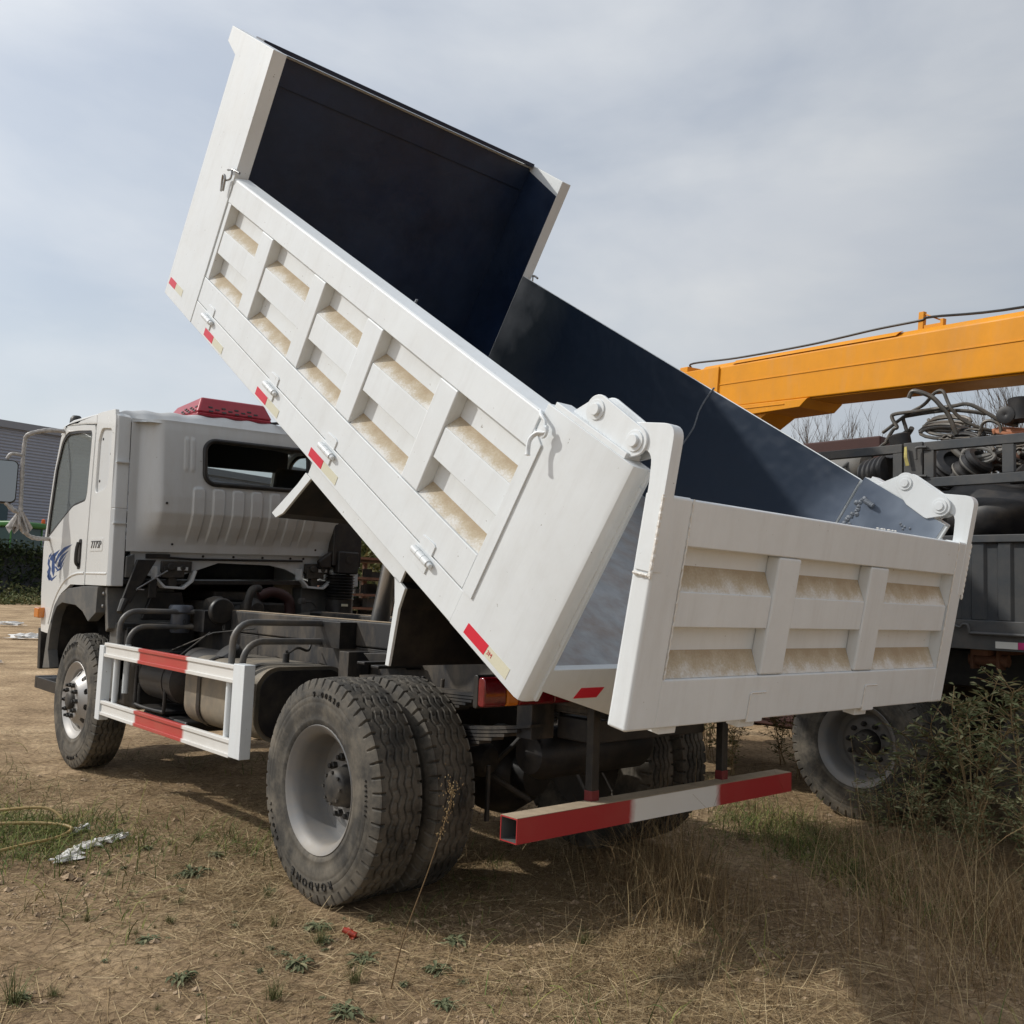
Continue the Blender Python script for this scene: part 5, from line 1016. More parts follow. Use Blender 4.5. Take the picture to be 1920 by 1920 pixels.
def blob(name, c, s, label, cat, m='scrapblack', rough=.18, group=None, seed=0):
    me = bpy.data.meshes.new(name); bm = bmesh.new(); bmesh.ops.create_icosphere(bm, subdivisions=4, radius=1)
    for v in bm.verts:
        n_ = noise.noise(v.co*1.3+Vector((seed, 0, 0)))+.4*noise.noise(v.co*3.1+Vector((0, seed, 0)))
        v.co *= 1+rough*n_; v.co.x *= s[0]; v.co.y *= s[1]; v.co.z *= s[2]
    bm.to_mesh(me); bm.free(); me.polygons.foreach_set('use_smooth', [True]*len(me.polygons)); o = link(name, me, M[m]); o.location = c; return tag(o, label, cat, group)
blob('rubber_bag', (-1.30, -3.25, 2.08), (.42, .40, .27), 'big sagging black rubber bag bulging over the side board', 'rubber bag', seed=3, rough=.12)
blob('rubber_bag', (-2.0, -3.3, 2.15), (.45, .40, .28), 'black rubber bag bulging at the right picture edge', 'rubber bag', seed=5, rough=.12)
blob('rubber_bag', (-.65, -3.3, 2.05), (.40, .38, .26), 'black rubber bag low behind the white tailgate link', 'rubber bag', seed=8, rough=.12)
b = MB(); b.lathe([(0, -.2), (.10, -.2), (.13, -.17), (.14, .05), (.09, .2), (0, .2)], 28, (0, 0, 0), 'z'); o = sc('pale_drum', b, M['scrapgrey'], 'pale grey conical drum lying in the left stake gap', 'drum'); o.location = (-.18, -3.3, 2.49); o.rotation_euler = (R_(10), R_(95), 0)
b = MB(); b.lathe([(.06, -.07), (.075, .07), (.078, .08), (.070, .08), (.055, -.05), (0, -.05)], 24, (0, 0, 0), 'z'); o = sc('black_bucket', b, M['scrapblack'], 'black bucket standing on top of the heap at the right edge', 'bucket', smooth=40); o.location = (-1.445, -3.3, 2.82); o.rotation_euler = (.1, .05, 0)
b = MB(); b.lathe([(0, -.05), (.055, -.05), (.06, .05), (.03, .06), (0, .05)], 20, (0, 0, 0), 'y'); o = sc('black_filter', b, M['scrapblack'], 'round black filter leaning against the bucket', 'filter'); o.location = (-1.375, -3.28, 2.79)
b = MB(); b.lathe([(0, -.13), (.07, -.13), (.075, .12), (.05, .13), (.045, .09), (0, .09)], 24, (0, 0, 0), 'z'); o = sc('black_canister', b, M['scrapblack'], 'open topped black canister behind the corner post', 'canister', smooth=40); o.location = (-.70, -3.15, 2.59); o.rotation_euler = (R_(-8), R_(10), 0)
# loose small scrap nobody could count, from the load floor up to the heap's top
b = MB()
for i in range(330):
    x = random.uniform(X0+.2, X1-.2); y = random.uniform(-5.05, -3.0); top = 2.62-.30*abs(y+3.8)-.05*abs(x+1.2)
    z = random.uniform(1.4, max(1.6, top)); d = Vector((random.gauss(0, 1), random.gauss(0, 1), random.gauss(0, .5))).normalized()
    if i % 2: L_ = random.uniform(.12, .3); b.tube([Vector((x, y, z))-d*L_, Vector((x, y, z))+d*L_+Vector((0, 0, .05))], random.uniform(.012, .05), 7)
    else: q = random.uniform(.06, .16); b.lathe([(0, -q), (q*.9, -q*.8), (q, 0), (q*.8, q), (0, q)], 10, (x, y, z), random.choice('xyz'))
o = ob('scrap_heap', b, M['scrapblack'], None, None, 0, 45); o['kind'] = 'stuff'
b = MB()
for i in range(190):
    x = random.uniform(-1.9, -.45); y = random.uniform(-3.6, -3.2); z = 2.40+.34*random.random()*(1-abs(x+1.05)/1.1)
    a = random.uniform(0, 6.28); L_ = random.uniform(.06, .16); u = Vector((math.cos(a)*.9, .4*math.sin(a), .35*math.sin(a*1.7)))
    b.tube(smooth_path([Vector((x, y, z))-u*L_, Vector((x, y, z+.04*random.random())), Vector((x, y, z))+u*L_], 4), random.uniform(.006, .013), 6)
o = ob('scrap_pipes', b, M['scrappipe'], None, None, 0, 60); o['kind'] = 'stuff'

# ================================================================== yellow crane
P0 = Vector((.861, -4.508, 3.426)); D = Vector((.972, -.221, .076)).normalized(); nB = Vector((.222, .975, 0)).normalized(); uB = Vector((-.074, .017, .997)).normalized()
CM = Matrix(((D.x, nB.x, uB.x, P0.x), (D.y, nB.y, uB.y, P0.y), (D.z, nB.z, uB.z, P0.z), (0, 0, 0, 1)))
CB = P0+D*-6.5; CB.z = 0
crane = thing('yellow_crane', 'yellow crane with its long box boom reaching over the scrap trailer', 'crane', CB)
KM = Matrix.Translation(-CB) @ CM
def cp_(name, b, bevel=.012, m='yellow', parent=None, smooth=None): return ob(name, b, M[m], parent or crane, KM if parent is None else None, bevel, smooth)
b = MB(); b.prism([(1.6, 0, .0), (1.6, 0, .44), (1.6, -.05, .49), (1.6, -.40, .49), (1.6, -.45, .44), (1.6, -.45, 0)], (-9.4, 0, 0)); boom = cp_('boom', b, .014)
b = MB(); b.box(-7.0, 1.28, .002, .007, .243, .256); cp_('boom_bead', b, .002, 'yellow', boom)
b = MB(); b.prism([(1.10, .001, .452), (-.95, .001, .452), (-.985, .001, .475), (-.985, -.05, .497), (1.10, -.05, .497)], (0, .006, 0)); cp_('top_strip', b, .003, 'yellow', boom)
b = MB(); b.prism([(.0, .016, -.003), (.10, .016, -.085), (.78, .016, -.108), (1.95, .016, -.15), (1.95, .016, .45), (1.30, .016, .45), (1.28, .016, .14), (.95, .016, -.0)], (0, -.48, 0)); cp_('boom_collar', b, .008, 'yellow', boom)
b = MB(); b.box(1.29, 1.93, .017, .022, .15, .44); b.box(.3, 1.9, .017, .024, -.045, -.035); cp_('collar_plate', b, .003, 'yellow', boom)
b = MB(); b.prism([(.55, -.03, -.09), (.82, -.03, -.24), (1.5, -.03, -.26), (1.9, -.03, -.14)], (0, -.40, 0)); b.box(-7, .1, -.42, -.03, -.012, .004); cp_('boom_shoe', b, .006, 'yellow', boom)
b = MB(); b.box(1.96, 2.10, -.30, -.10, .36, .545); cp_('boom_head', b, .01, 'yellow', boom)
b = MB(); b.box(-1.165, -1.115, -.10, -.06, .47, .64); b.box(-1.36, -1.33, -.10, -.06, .48, .55); b.box(-1.33, -1.165, -.092, -.068, .485, .52); b.tube([(-1.14, -.08, .63), (-1.35, -.08, .53)], .007, 6); cp_('cable_bracket', b, .003, 'yellow', boom)
b = MB(); b.tube(smooth_path([(2.02, -.2, .55), (1.862, -.1, .567), (1.111, -.06, .528), (.159, -.06, .528), (-.29, -.06, .543), (-.703, -.06, .56), (-1.14, -.06, .565), (-1.26, -.06, .577), (-2.1, -.06, .52), (-4, -.06, .55), (-6.5, -.06, .55)], 6), .011, 7); cp_('boom_cable', b, 0, 'blackplastic', boom, 50)
# column and base, out of the picture to the right
b = MB(); b.box(-.35, .35, -.35, .35, 0, .35); b.lathe([(.26, .35), (.22, .9), (.22, 2.9), (.30, 2.95)], 24, (0, 0, 0), 'z'); ob('column', b, M['yellow'], crane, None, .02)
b = MB(); b.box(-.28, .28, -.28, .28, 2.951, 3.3); ob('slew_head', b, M['yellow'], crane, None, .02)
b = MB()
for sx in (1, -1): b.box(sx*.3 if sx > 0 else -1.0, 1.0 if sx > 0 else -.3, -.1, .1, 0.02, .2)
ob('outrigger', b, M['yellow'], crane, None, .02)

# ================================================================== far things
b = MB(); b.box(0, 4.4, -2.2, 0, .02, 3.40); o = thing('brown_container', 'rusty brown container wall showing over the stake rail', 'container', (1.2, -6.6, 0)); ob('container_body', b, M['rustdk'], o, None, .02)
for i in range(14): b = MB(); b.box(.1+i*.31, .25+i*.31, .001, .03, .1, 3.15); ob('container_rib', b, M['rustdk'], o)
def bare_tree(c, H, label, seed, spread=.34, nb=17):
    rr = random.Random(seed); t = thing('bare_tree', label, 'tree', c, 0, 'bare trees beyond the scrap trailer')
    tr = MB(); tr.tube([(0, 0, 0), (.05, 0, H*.25), (0, .05, H*.45)], [.16, .12, .09], 9); ob('trunk', tr, M['bark'], t, None, 0, 60)
    cr_ = MB()
    def grow(p, d, L_, r, lev):
        pts = [p]; q = Vector(p); dd = Vector(d)
        for i in range(4): dd = (dd+Vector((rr.gauss(0, .07), rr.gauss(0, .07), .05))).normalized(); q = q+dd*L_/4; pts.append(q.copy())
        cr_.tube(pts, [r*(1-.2*i) for i in range(5)], 4 if lev else 5, False)
        if lev < 3:
            for i in range(nb if lev == 0 else 5):
                k = rr.uniform(.2, 1.0)*4; a = int(min(3, k)); pp = pts[a].lerp(pts[a+1], k-a)
                nd = (dd+Vector((rr.gauss(0, spread), rr.gauss(0, spread), rr.uniform(.1, .5)))).normalized(); grow(pp, nd, L_*rr.uniform(.4, .62), r*.45, lev+1)
    for i in range(5): a = 2*math.pi*i/5; grow(Vector((0, 0, H*(.25+.04*i))), Vector((.42*math.cos(a), .42*math.sin(a), 1)).normalized(), H*.55, .055, 0)
    ob('crown', cr_, M['bark'], t, None, 0, None); return t
bare_tree((14.3, -29.2, 0), 7.2, 'bare twiggy tree showing under the yellow boom', 3)
bare_tree((9.2, -33.6, 0), 8.6, 'bare twiggy tree at the right picture edge by the black bucket', 9)
# scrap rack and green tree seen under the raised bed
rk = thing('scrap_rack', 'rusty shelved rack of machine parts seen under the raised bed', 'rack', (8.2, -4.6, 0))
for x in (0, 1.6):
    for y in (-.9, .9): b = MB(); b.box(x-.03, x+.03, y-.03, y+.03, 0, 1.95); ob('rack_post', b, M['rust'], rk)
for z in (.35, .65, .95, 1.15, 1.35, 1.6, 1.9): b = MB(); b.box(-.05, 1.65, -.95, .95, z, z+.035); ob('rack_shelf', b, M['rust'], rk)
b = MB()
for i in range(120): x = random.uniform(-.05, 1.5); y = random.uniform(-.9, .9); z = random.choice([.39, .69, .99, 1.19, 1.39, 1.64]); b.box(x, x+.1*random.random()+.04, y, y+.2*random.random()+.03, z, z+.04+.12*random.random())
o = ob('rack_parts', b, M['scrapgrey'], rk); o['kind'] = 'stuff'
def leaf_cloud(n, fn, size, seed):
    r = np.random.default_rng(seed); P = np.array([fn(r) for _ in range(n)])
    a = r.normal(size=(n, 3)); a /= np.linalg.norm(a, axis=1)[:, None]; c = np.cross(a, r.normal(size=(n, 3))); c /= np.linalg.norm(c, axis=1)[:, None]
    s = size*(.6+.8*r.random(n))[:, None]
    V = np.stack([P-a*s, P+c*s*.42, P+a*s, P-c*s*.42], 1).reshape(-1, 3); Fq = np.arange(4*n).reshape(-1, 4)
    return V, Fq
def raw(name, V, Fq, m, parent=None):
    me = bpy.data.meshes.new(name); me.from_pydata(np.asarray(V).tolist(), [], np.asarray(Fq).tolist()); me.update(); return link(name, me, m, parent)
def leafy_tree(c, H, W, label, seed, n=5000):
    t = thing('leafy_tree', label, 'tree', c); r = random.Random(seed)
    lobes = [(r.uniform(-W, W)*.6, r.uniform(-W, W)*.6, H*r.uniform(.45, .9), W*r.uniform(.3, .55)) for _ in range(14)]
    def f(g):
        L_ = lobes[g.integers(len(lobes))]; v = g.normal(size=3); v /= np.linalg.norm(v); return np.array(L_[:3])+v*L_[3]*(.6+.4*g.random())
    V, Fq = leaf_cloud(n, f, .10, seed); raw('crown', V, Fq, M['mess'], t)
    b = MB(); b.tube([(0, 0, 0), (.1, 0, H*.5), (0, 0, H*.8)], [.14, .1, .05], 8); ob('trunk', b, M['bark'], t, None, 0, 60); return t
leafy_tree((13.2, -7.8, 0), 3.6, 1.5, 'green tree behind the rusty rack under the raised bed', 4)
# warehouse
wh = thing('warehouse', 'grey blue corrugated warehouse behind the mirror on the left', 'building', (76.0, -14.0, 0), 0)
wh.rotation_euler = (0, 0, R_(8.5))
b = MB(); b.box(0, 40, -70, 60, 0, 12.9); ob('wall', b, M['wall'], wh)
b = MB()
for i in range(52): b.prism([(-.001, -70, .1+.245*i), (-.07, -70, .17+.245*i), (-.07, -70, .24+.245*i), (-.001, -70, .30+.245*i)], (0, 130, 0))
o = ob('cladding', b, M['wall'], wh); o['kind'] = 'stuff'
b = MB(); b.box(-.3, 40.3, -70.3, 60.3, 12.9, 13.45); ob('roof_edge', b, M['roofedge'], wh)
b = MB(); b.box(-.16, .02, -2.35, 1.2, 0, 7.7); dd_ = ob('warehouse_door', b, M['walldark'], wh)
b = MB(); b.box(-.2, -.165, -2.35, -1.75, 0, 7.4); ob('door_jamb', b, mat('teal_trim', (.035, .07, .085), .6), wh)
# green harvester cab over the hedge
hv = thing('green_harvester', 'green harvester cab with orange lamps showing over the ivy hedge', 'harvester', (62.0, -13.5, 0), R_(20))
b = MB(); b.box(-1.0, 1.0, -1.1, 1.1, 2.0, 3.0); b.box(-2.4, 2.4, -1.3, 1.3, .8, 2.0); ob('body', b, M['green'], hv, None, .1)
b = MB(); b.prism([(-1.0, -1.1, 3.0), (1.0, -1.1, 3.0), (.9, -1.0, 4.55), (-.9, -1.0, 4.55)], (0, 2.1, 0)); ob('cab_glass', b, mat('tractor_glass', (.05, .08, .075), .1), hv)
for x in (-.98, .9):
    for y in (-1.09, 1.03): b = MB(); b.box(x, x+.09, y, y+.07, 3.0, 4.56); ob('cab_pillar', b, M['green'], hv)
b = MB(); b.box(-1.2, 1.2, -1.25, 1.2, 4.56, 4.95); ob('cab_roof', b, M['green'], hv, None, .15, seg=3)
for y in (-1.5, -1.05): b = MB(); b.lathe([(.10, 0), (.12, .12), (.10, .30), (0, .34)], 14, (-1.0, y, 4.9), 'z'); ob('beacon', b, M['orange'], hv, None, 0, 45)
b = MB(); b.tube([(-1.0, -1.0, 4.7), (-1.0, -1.5, 4.75), (-1.0, -1.5, 4.92)], .03, 6); ob('beacon_arm', b, M['green'], hv)
for x in (-1.5, 1.5):
    for y in (-1.4, 1.4): b = MB(); b.lathe([(.3, -.25), (.75, -.28), (.85, -.2), (.85, .2), (.75, .28), (.3, .25)], 28, (x, y, .85), 'y'); ob('tractor_tyre', b, M['rubber'], hv, None, 0, 45)
# ivy hedge on a wall, and the weedy bank before it
hd = thing('ivy_hedge', 'dark ivy covered hedge wall below the warehouse on the left', 'hedge', (56, -12, 0), R_(12))
b = MB(); b.box(0, .4, -35, 40, 0, 3.1); ob('wall_core', b, mat('hedge_wall', (.07, .075, .085), .9), hd)
V, Fq = leaf_cloud(26000, lambda g: np.array([-.15-.35*g.random()**2, g.uniform(-35, 40), 0])+np.array([0, 0, 1])*min(3.55, 3.2*(1-g.random()**1.7*.95)+.25*g.normal()), .14, 11); raw('ivy', V, Fq, M['ivy'], hd)
V, Fq = leaf_cloud(24000, lambda g: (lambda u, y: np.array([50.5+u*5.0+y*-.21, -12+y, (1.0*(vnoise(np.array(u*3.0), np.array(y*.8), 5))+.35)*(.3+.9*u)*g.random()]))(g.random(), g.uniform(-30, 34)), .11, 12)
o = raw('weedy_bank', V, Fq, M['mess']); o['kind'] = 'stuff'
for i, (x, y, s_, lb) in enumerate(((20.5, -3.2, .26, 'pale crumpled litter lying on the far left soil'), (13.5, -.75, .13, 'white scrap of paper on the soil left of the front tyre'), (27, -4.5, .25, 'farthest white litter below the weedy bank'))):
    me = bpy.data.meshes.new('litter'); bm = bmesh.new(); bmesh.ops.create_icosphere(bm, subdivisions=3, radius=1)
    for v in bm.verts: v.co *= .7+.6*noise.noise(v.co*2.2+Vector((i*3, 0, 0))); v.co = Vector((v.co.x*s_*1.2, v.co.y*s_*2, max(-.02, v.co.z)*s_*.5))
    bm.to_mesh(me); bm.free(); o = link('litter', me, M['litter']); o.location = (x, y, .02); tag(o, lb, 'litter')

# ================================================================== small things on the near ground
def rag(name, path, wd, label, cat, seed):
    P = smooth_path([(x, y, 0) for x, y in path], 16); nn = len(P); b = MB(); W_ = 18
    vs = []
    for i, p in enumerate(P):
        d = (P[min(i+1, nn-1)]-P[max(i-1, 0)]).normalized(); q = Vector((-d.y, d.x, 0)); ww = wd*(.35+1.5*abs(noise.noise(Vector((i*.09, seed, 0)))))*min(1, (i+2)/8, (nn-i+1)/8)
        for j in range(W_):
            t = j/(W_-1)*2-1; z = float(gh(p.x, p.y))+.010+.024*(1-t*t)*(.5+1.0*abs(noise.noise(Vector((i*.13, t*1.7, seed)))))+.006*noise.noise(Vector((i*.31, t*3.1, seed)))
            vs.append(p+q*(t*ww)+d*.03*noise.noise(Vector((i*.2, t*3, seed+4)))+q*.03*noise.noise(Vector((i*.15, t*2, seed+9)))+Vector((0, 0, z)))
    b.add(vs, [(i*W_+j, i*W_+j+1, (i+1)*W_+j+1, (i+1)*W_+j) for i in range(nn-1) for j in range(W_-1)])
    return sc(name, b, M['litter'], label, cat, None, 180)
rag('white_rag', [(1.28, 1.86), (1.34, 1.76), (1.45, 1.70), (1.52, 1.60), (1.58, 1.48), (1.62, 1.36)], .062, 'crumpled white rag trailing across the dry ground', 'rag', 2)
rag('white_rag', [(1.78, 1.62), (1.83, 1.56), (1.86, 1.50)], .035, 'small white rag scrap beside the green weeds', 'rag', 6)
b = MB(); b.tube(smooth_path([(2.35, 2.45, .03), (2.05, 2.05, .06), (1.92, 1.72, .05), (1.78, 1.62, .04), (1.66, 1.72, .03), (1.60, 1.88, .03), (1.55, 2.15, .02), (1.62, 2.45, .02)], 7), .009, 8); b2 = b
b.tube(smooth_path([(2.5, 2.3, .03), (2.2, 1.95, .09), (2.08, 1.68, .10), (1.98, 1.60, .04)], 7), .008, 8)
sc('yellow_hose', b, M['hose'], 'yellow hose lying in loops among green weeds at the left edge', 'hose', None, 60)
b = MB(); b.grid(lambda u, v: (-.475+.03*u+.004*math.sin(v*3), 1.225+.022*v, .022+.012*math.sin(u*2+v)+.006*math.cos(v*4)), [-1, -.5, 0, .5, 1], [-1, -.5, 0, .5, 1]); b.tube([(-.50, 1.22, .02), (-.45, 1.25, .035)], .012, 8); sc('red_wrapper', b, mat('wrapper_red', (.40, .05, .025), .4, var=.6, vscale=90), 'small red wrapper dropped behind the rear tyre', 'wrapper', None, 50)

# dry seed stalk standing in front of the rear wheel
st = thing('dry_stalk', 'tall thin dry seed stalk standing before the inner rear tyre', 'dry weed', (-.96, 1.37, 0))
SP = smooth_path([(0, 0, -.02), (-.03, -.03, .18), (-.085, -.085, .42), (-.125, -.14, .66), (-.122, -.138, .73)], 6)
b = MB(); b.tube(SP, [.0030-.0015*i/len(SP) for i in range(len(SP))], 5); ob('stem', b, M['drygrass'], st, None, 0, 60)
b = MB(); rr = random.Random(5)
for i in range(150):
    t = rr.uniform(.60, 1.0); k = t*(len(SP)-1); a = min(len(SP)-2, int(k)); p = SP[a].lerp(SP[a+1], k-a); sp_ = .008+.02*(t > .85)*rr.random()
    q = p+Vector((rr.gauss(0, sp_), rr.gauss(0, sp_), rr.gauss(0, sp_))); b.lathe([(0, -.004), (.0028, 0), (0, .004)], 4, q, 'z')
o = ob('seed_heads', b, M['drygrass'], st); o['kind'] = 'stuff'

# ================================================================== grass, straw and weeds
def strands(P, L_, wd, ang, lift, bend, zoff=0):      # ribbons rooted at P (n,2): length, width, heading, elevation, bend
    n = len(P); K = 5; t = np.linspace(0, 1, K)[None, :, None]
    h = np.stack([np.cos(ang), np.sin(ang)], 1)
    e0 = lift[:, None]; e = e0-bend[:, None]*np.linspace(0, 1, K)[None, :]
    seg = (L_/(K-1))[:, None]
    r_ = np.cumsum(np.concatenate([np.zeros((n, 1)), (np.cos(e)*seg)[:, :-1]], 1), 1); z_ = np.cumsum(np.concatenate([np.zeros((n, 1)), (np.sin(e)*seg)[:, :-1]], 1), 1)
    cx = P[:, None, :]+h[:, None, :]*r_[:, :, None]
    side = np.stack([-h[:, 1], h[:, 0]], 1)[:, None, :]*(wd[:, None, None]*.5*np.linspace(1, .25, K)[None, :, None])
    tw = rng.normal(0, .3, (n, 1, 1))
    g0 = gh(P[:, 0], P[:, 1])[:, None]; zz = np.maximum(g0+z_, gh(cx[..., 0], cx[..., 1])+.002)+zoff
    A = np.concatenate([cx+side, (zz+wd[:, None]*tw[:, :, 0]*.4)[..., None]], -1); B = np.concatenate([cx-side, (zz-wd[:, None]*tw[:, :, 0]*.4)[..., None]], -1)
    V = np.stack([A, B], 2).reshape(-1, 3)
    base = (np.arange(n)*K*2)[:, None, None]; k = np.arange(K-1)[None, :, None]*2
    Fq = (base+k+np.array([0, 1, 3, 2])[None, None, :]).reshape(-1, 4)
    return V, Fq
def scatter(n, d0, d1, half=.62):      # ground points in the wedge the photograph looks at (and a margin round it)
    d = np.sqrt(rng.uniform(d0*d0, d1*d1, n)); r = rng.uniform(-half, half, n)*d
    f = np.array([F.x, F.y])/math.hypot(F.x, F.y); q = np.array([Rt.x, Rt.y])
    return np.array([CAM.x, CAM.y])+d[:, None]*f+r[:, None]*q
def ell(P, c, ax, a, b):      # soft ellipse mask
    v = P-np.array(c); u = np.array([math.cos(ax), math.sin(ax)]); x = v@u/a; y = (v[:, 0]*-u[1]+v[:, 1]*u[0])/b; return np.exp(-(x*x+y*y))
def keep(P, dens): return P[rng.random(len(P)) < dens]
def not_tyre(P):
    m = np.ones(len(P), bool)
    for x, y in ((0, .87), (0, -.87), (3.79, .9), (3.79, -.9)): m &= ~((np.abs(P[:, 0]-x) < .30) & (np.abs(P[:, 1]-y) < .34))
    return P[m]
# lying straw
P = not_tyre(scatter(700000, 2.6, 9.0))
big = vnoise(P[:, 0]*1.1, P[:, 1]*1.1, 21)*.6+vnoise(P[:, 0]*3.3, P[:, 1]*3.3, 22)*.4
dens = np.clip((big-.40)*3.2, 0, 1)*.40+.34*ell(P, (.4, .95), -.5, 1.6, .75)+.22*ell(P, (-.4, .4), -.6, 1.4, .9)+.9*ell(P, (-1.75, .75), -.8, 1.1, .55)+.5*ell(P, (.5, 1.1), -.6, 1.3, .5)+.06
dens *= 1-.8*ell(P, (-.1, 2.2), .5, .9, .6)-.5*ell(P, (-1.1, 1.5), .6, .5, .3)
dens *= np.clip(1.25-np.hypot(P[:, 0]-CAM.x, P[:, 1]-CAM.y)/8, .15, 1)
P = keep(P, np.clip(dens, 0, 1)); n = len(P)
V, Fq = strands(P, rng.gamma(2.4, .030, n)+.02, rng.uniform(.0011, .0032, n), rng.uniform(0, 6.28, n), rng.normal(.12, .16, n), rng.normal(.25, .5, n))
o = raw('dry_straw', V, Fq, M['straw']); o['kind'] = 'stuff'
# brown twigs and old stems lying flat
P = not_tyre(scatter(9000, 2.6, 7.5)); n = len(P)
V, Fq = strands(P, rng.gamma(2.5, .05, n)+.03, rng.uniform(.002, .0045, n), rng.uniform(0, 6.28, n), rng.normal(.06, .10, n), rng.normal(.1, .25, n))
o = raw('lying_twigs', V, Fq, M['drygrass']); o['kind'] = 'stuff'
# standing dry grass
P = not_tyre(scatter(150000, 2.7, 7.2, .66))
dm = .9*ell(P, (-.92, -.30), -.75, .42, .22)+.36*ell(P, (-1.85, -.75), -.6, .75, .36)+.5*ell(P, (-2.25, -1.3), -.6, .8, .6)+.28*ell(P, (-1.35, .15), -.7, .7, .3)+.5*ell(P, (-.85, -1.95), -.45, 1.0, .22)+.14*ell(P, (-.1, -.5), 0, .8, .6)
dm *= 1-.85*ell(P, (-1.05, -1.15), -.45, .95, .26)
P = keep(P, np.clip(dm*(.4+vnoise(P[:, 0]*5, P[:, 1]*5, 31)), 0, 1)*.55); n = len(P)
hgt = .16+.30*np.clip(ell(P, (-1.9, -.9), -.6, 1.0, .7)+.9*ell(P, (-.92, -.30), -.75, .6, .35), 0, 1)
V, Fq = strands(P, hgt*rng.uniform(.4, 1.35, n), rng.uniform(.0014, .0036, n), rng.uniform(0, 6.28, n), rng.uniform(.75, 1.5, n), rng.uniform(.0, 1.5, n)**1.3)
o = raw('dry_grass', V, Fq, M['drygrass']); o['kind'] = 'stuff'
# long single stems with a few seed tips
P = keep(scatter(2600, 2.8, 6.5, .66), 1); P = keep(P, np.clip(.6*ell(P, (-1.75, -.8), -.6, .9, .55)+.4*ell(P, (-1.1, -.3), -.7, .6, .4)+.3*ell(P, (-2.2, -1.2), -.6, .9, .7), 0, 1)*.5); n = len(P)
V, Fq = strands(P, rng.uniform(.4, .85, n), rng.uniform(.002, .0036, n), rng.uniform(0, 6.28, n), rng.uniform(1.0, 1.5, n), rng.uniform(0, .9, n))
o = raw('tall_stems', V, Fq, M['drygrass']); o['kind'] = 'stuff'
# green grass
P = not_tyre(scatter(300000, 2.7, 8.0, .66))
dm = .9*ell(P, (-.95, -1.55), -.45, .85, .16)+.5*ell(P, (-.5, -2.1), -.45, .8, .25)+.95*ell(P, (1.78, 1.88), .6, .42, .34)+.6*ell(P, (2.2, 1.75), .6, .6, .25)+.25*ell(P, (1.0, .95), 0, .3, .18)+.16*ell(P, (1.4, 1.5), .4, .4, .3)+.04*(vnoise(P[:, 0]*2, P[:, 1]*2, 41) > .66)
P = keep(P, np.clip(dm*(.3+vnoise(P[:, 0]*6, P[:, 1]*6, 42)), 0, 1)*.6); n = len(P)
V, Fq = strands(P, rng.gamma(4, .026, n), rng.uniform(.0025, .006, n), rng.uniform(0, 6.28, n), rng.uniform(.5, 1.4, n), rng.uniform(.2, 2.0, n))
o = raw('green_grass', V, Fq, M['grass']); o['kind'] = 'stuff'
# clods and crumbs of dry soil
P = not_tyre(scatter(26000, 2.6, 7.5)); P = keep(P, np.clip(.10+.8*(vnoise(P[:, 0]*1.4, P[:, 1]*1.4, 51) > .55), 0, 1)*np.clip(1.4-np.hypot(P[:, 0]-CAM.x, P[:, 1]-CAM.y)/6.5, .1, 1)); n = len(P)
sz = rng.gamma(1.6, .0032, n)+.002; base = np.array([(1, 0, 0), (0, 1, 0), (-1, 0, 0), (0, -1, 0), (0, 0, .8), (.7, .7, .3), (-.7, .6, .35), (-.6, -.7, .3), (.7, -.6, .35)], float)
Vc = base[None]*sz[:, None, None]*rng.uniform(.6, 1.3, (n, 9, 3)); Vc[..., 0] += P[:, 0, None]; Vc[..., 1] += P[:, 1, None]; Vc[..., 2] += gh(P[:, 0], P[:, 1])[:, None]
fc_ = np.array([(0, 5, 4), (5, 1, 4), (1, 6, 4), (6, 2, 4), (2, 7, 4), (7, 3, 4), (3, 8, 4), (8, 0, 4)])
o = raw('soil_clods', Vc.reshape(-1, 3), (np.arange(n)[:, None, None]*9+fc_[None]).reshape(-1, 3), mat('clod_soil', (.40, .29, .185), .95, var=.35, vscale=30)); o['kind'] = 'stuff'
# low broad-leaved weeds, each a plant
def rosette(seed, n=16, L_=.07):
    r = random.Random(seed); b = MB()
    for i in range(n):
        a = r.uniform(0, 6.28); L2 = L_*r.uniform(.4, 1.2); w_ = L2*r.uniform(.11, .2); e = r.uniform(.1, .8); ro = r.random()**.5*L_*.9; q = r.uniform(0, 6.28); o_ = Vector((ro*math.cos(q)*.7, ro*math.sin(q)*.7, .004)); cu_ = r.gauss(0, .35)
        d = Vector((math.cos(a), math.sin(a), 0)); s_ = Vector((-d.y, d.x, 0)); vs = []
        for k in range(7):
            t = k/6; ww = (.12, .55, .95, .62, 1.0, .55, .04)[k]
            c = o_+d*(L2*t)+s_*(cu_*L2*t*t*.4)+Vector((0, 0, L2*(math.sin(e)*t-.6*t*t)+.008)); c.z = max(c.z, .004)
            vs += [c+s_*w_*ww+Vector((0, 0, w_*.35*ww)), c, c-s_*w_*ww+Vector((0, 0, w_*.35*ww))]
        b.add(vs, [(3*k+j, 3*k+j+1, 3*k+4+j, 3*k+3+j) for k in range(6) for j in (0, 1)])
    me = b.mesh('low_weed', 60); me.materials.append(M['leafgrey']); return me
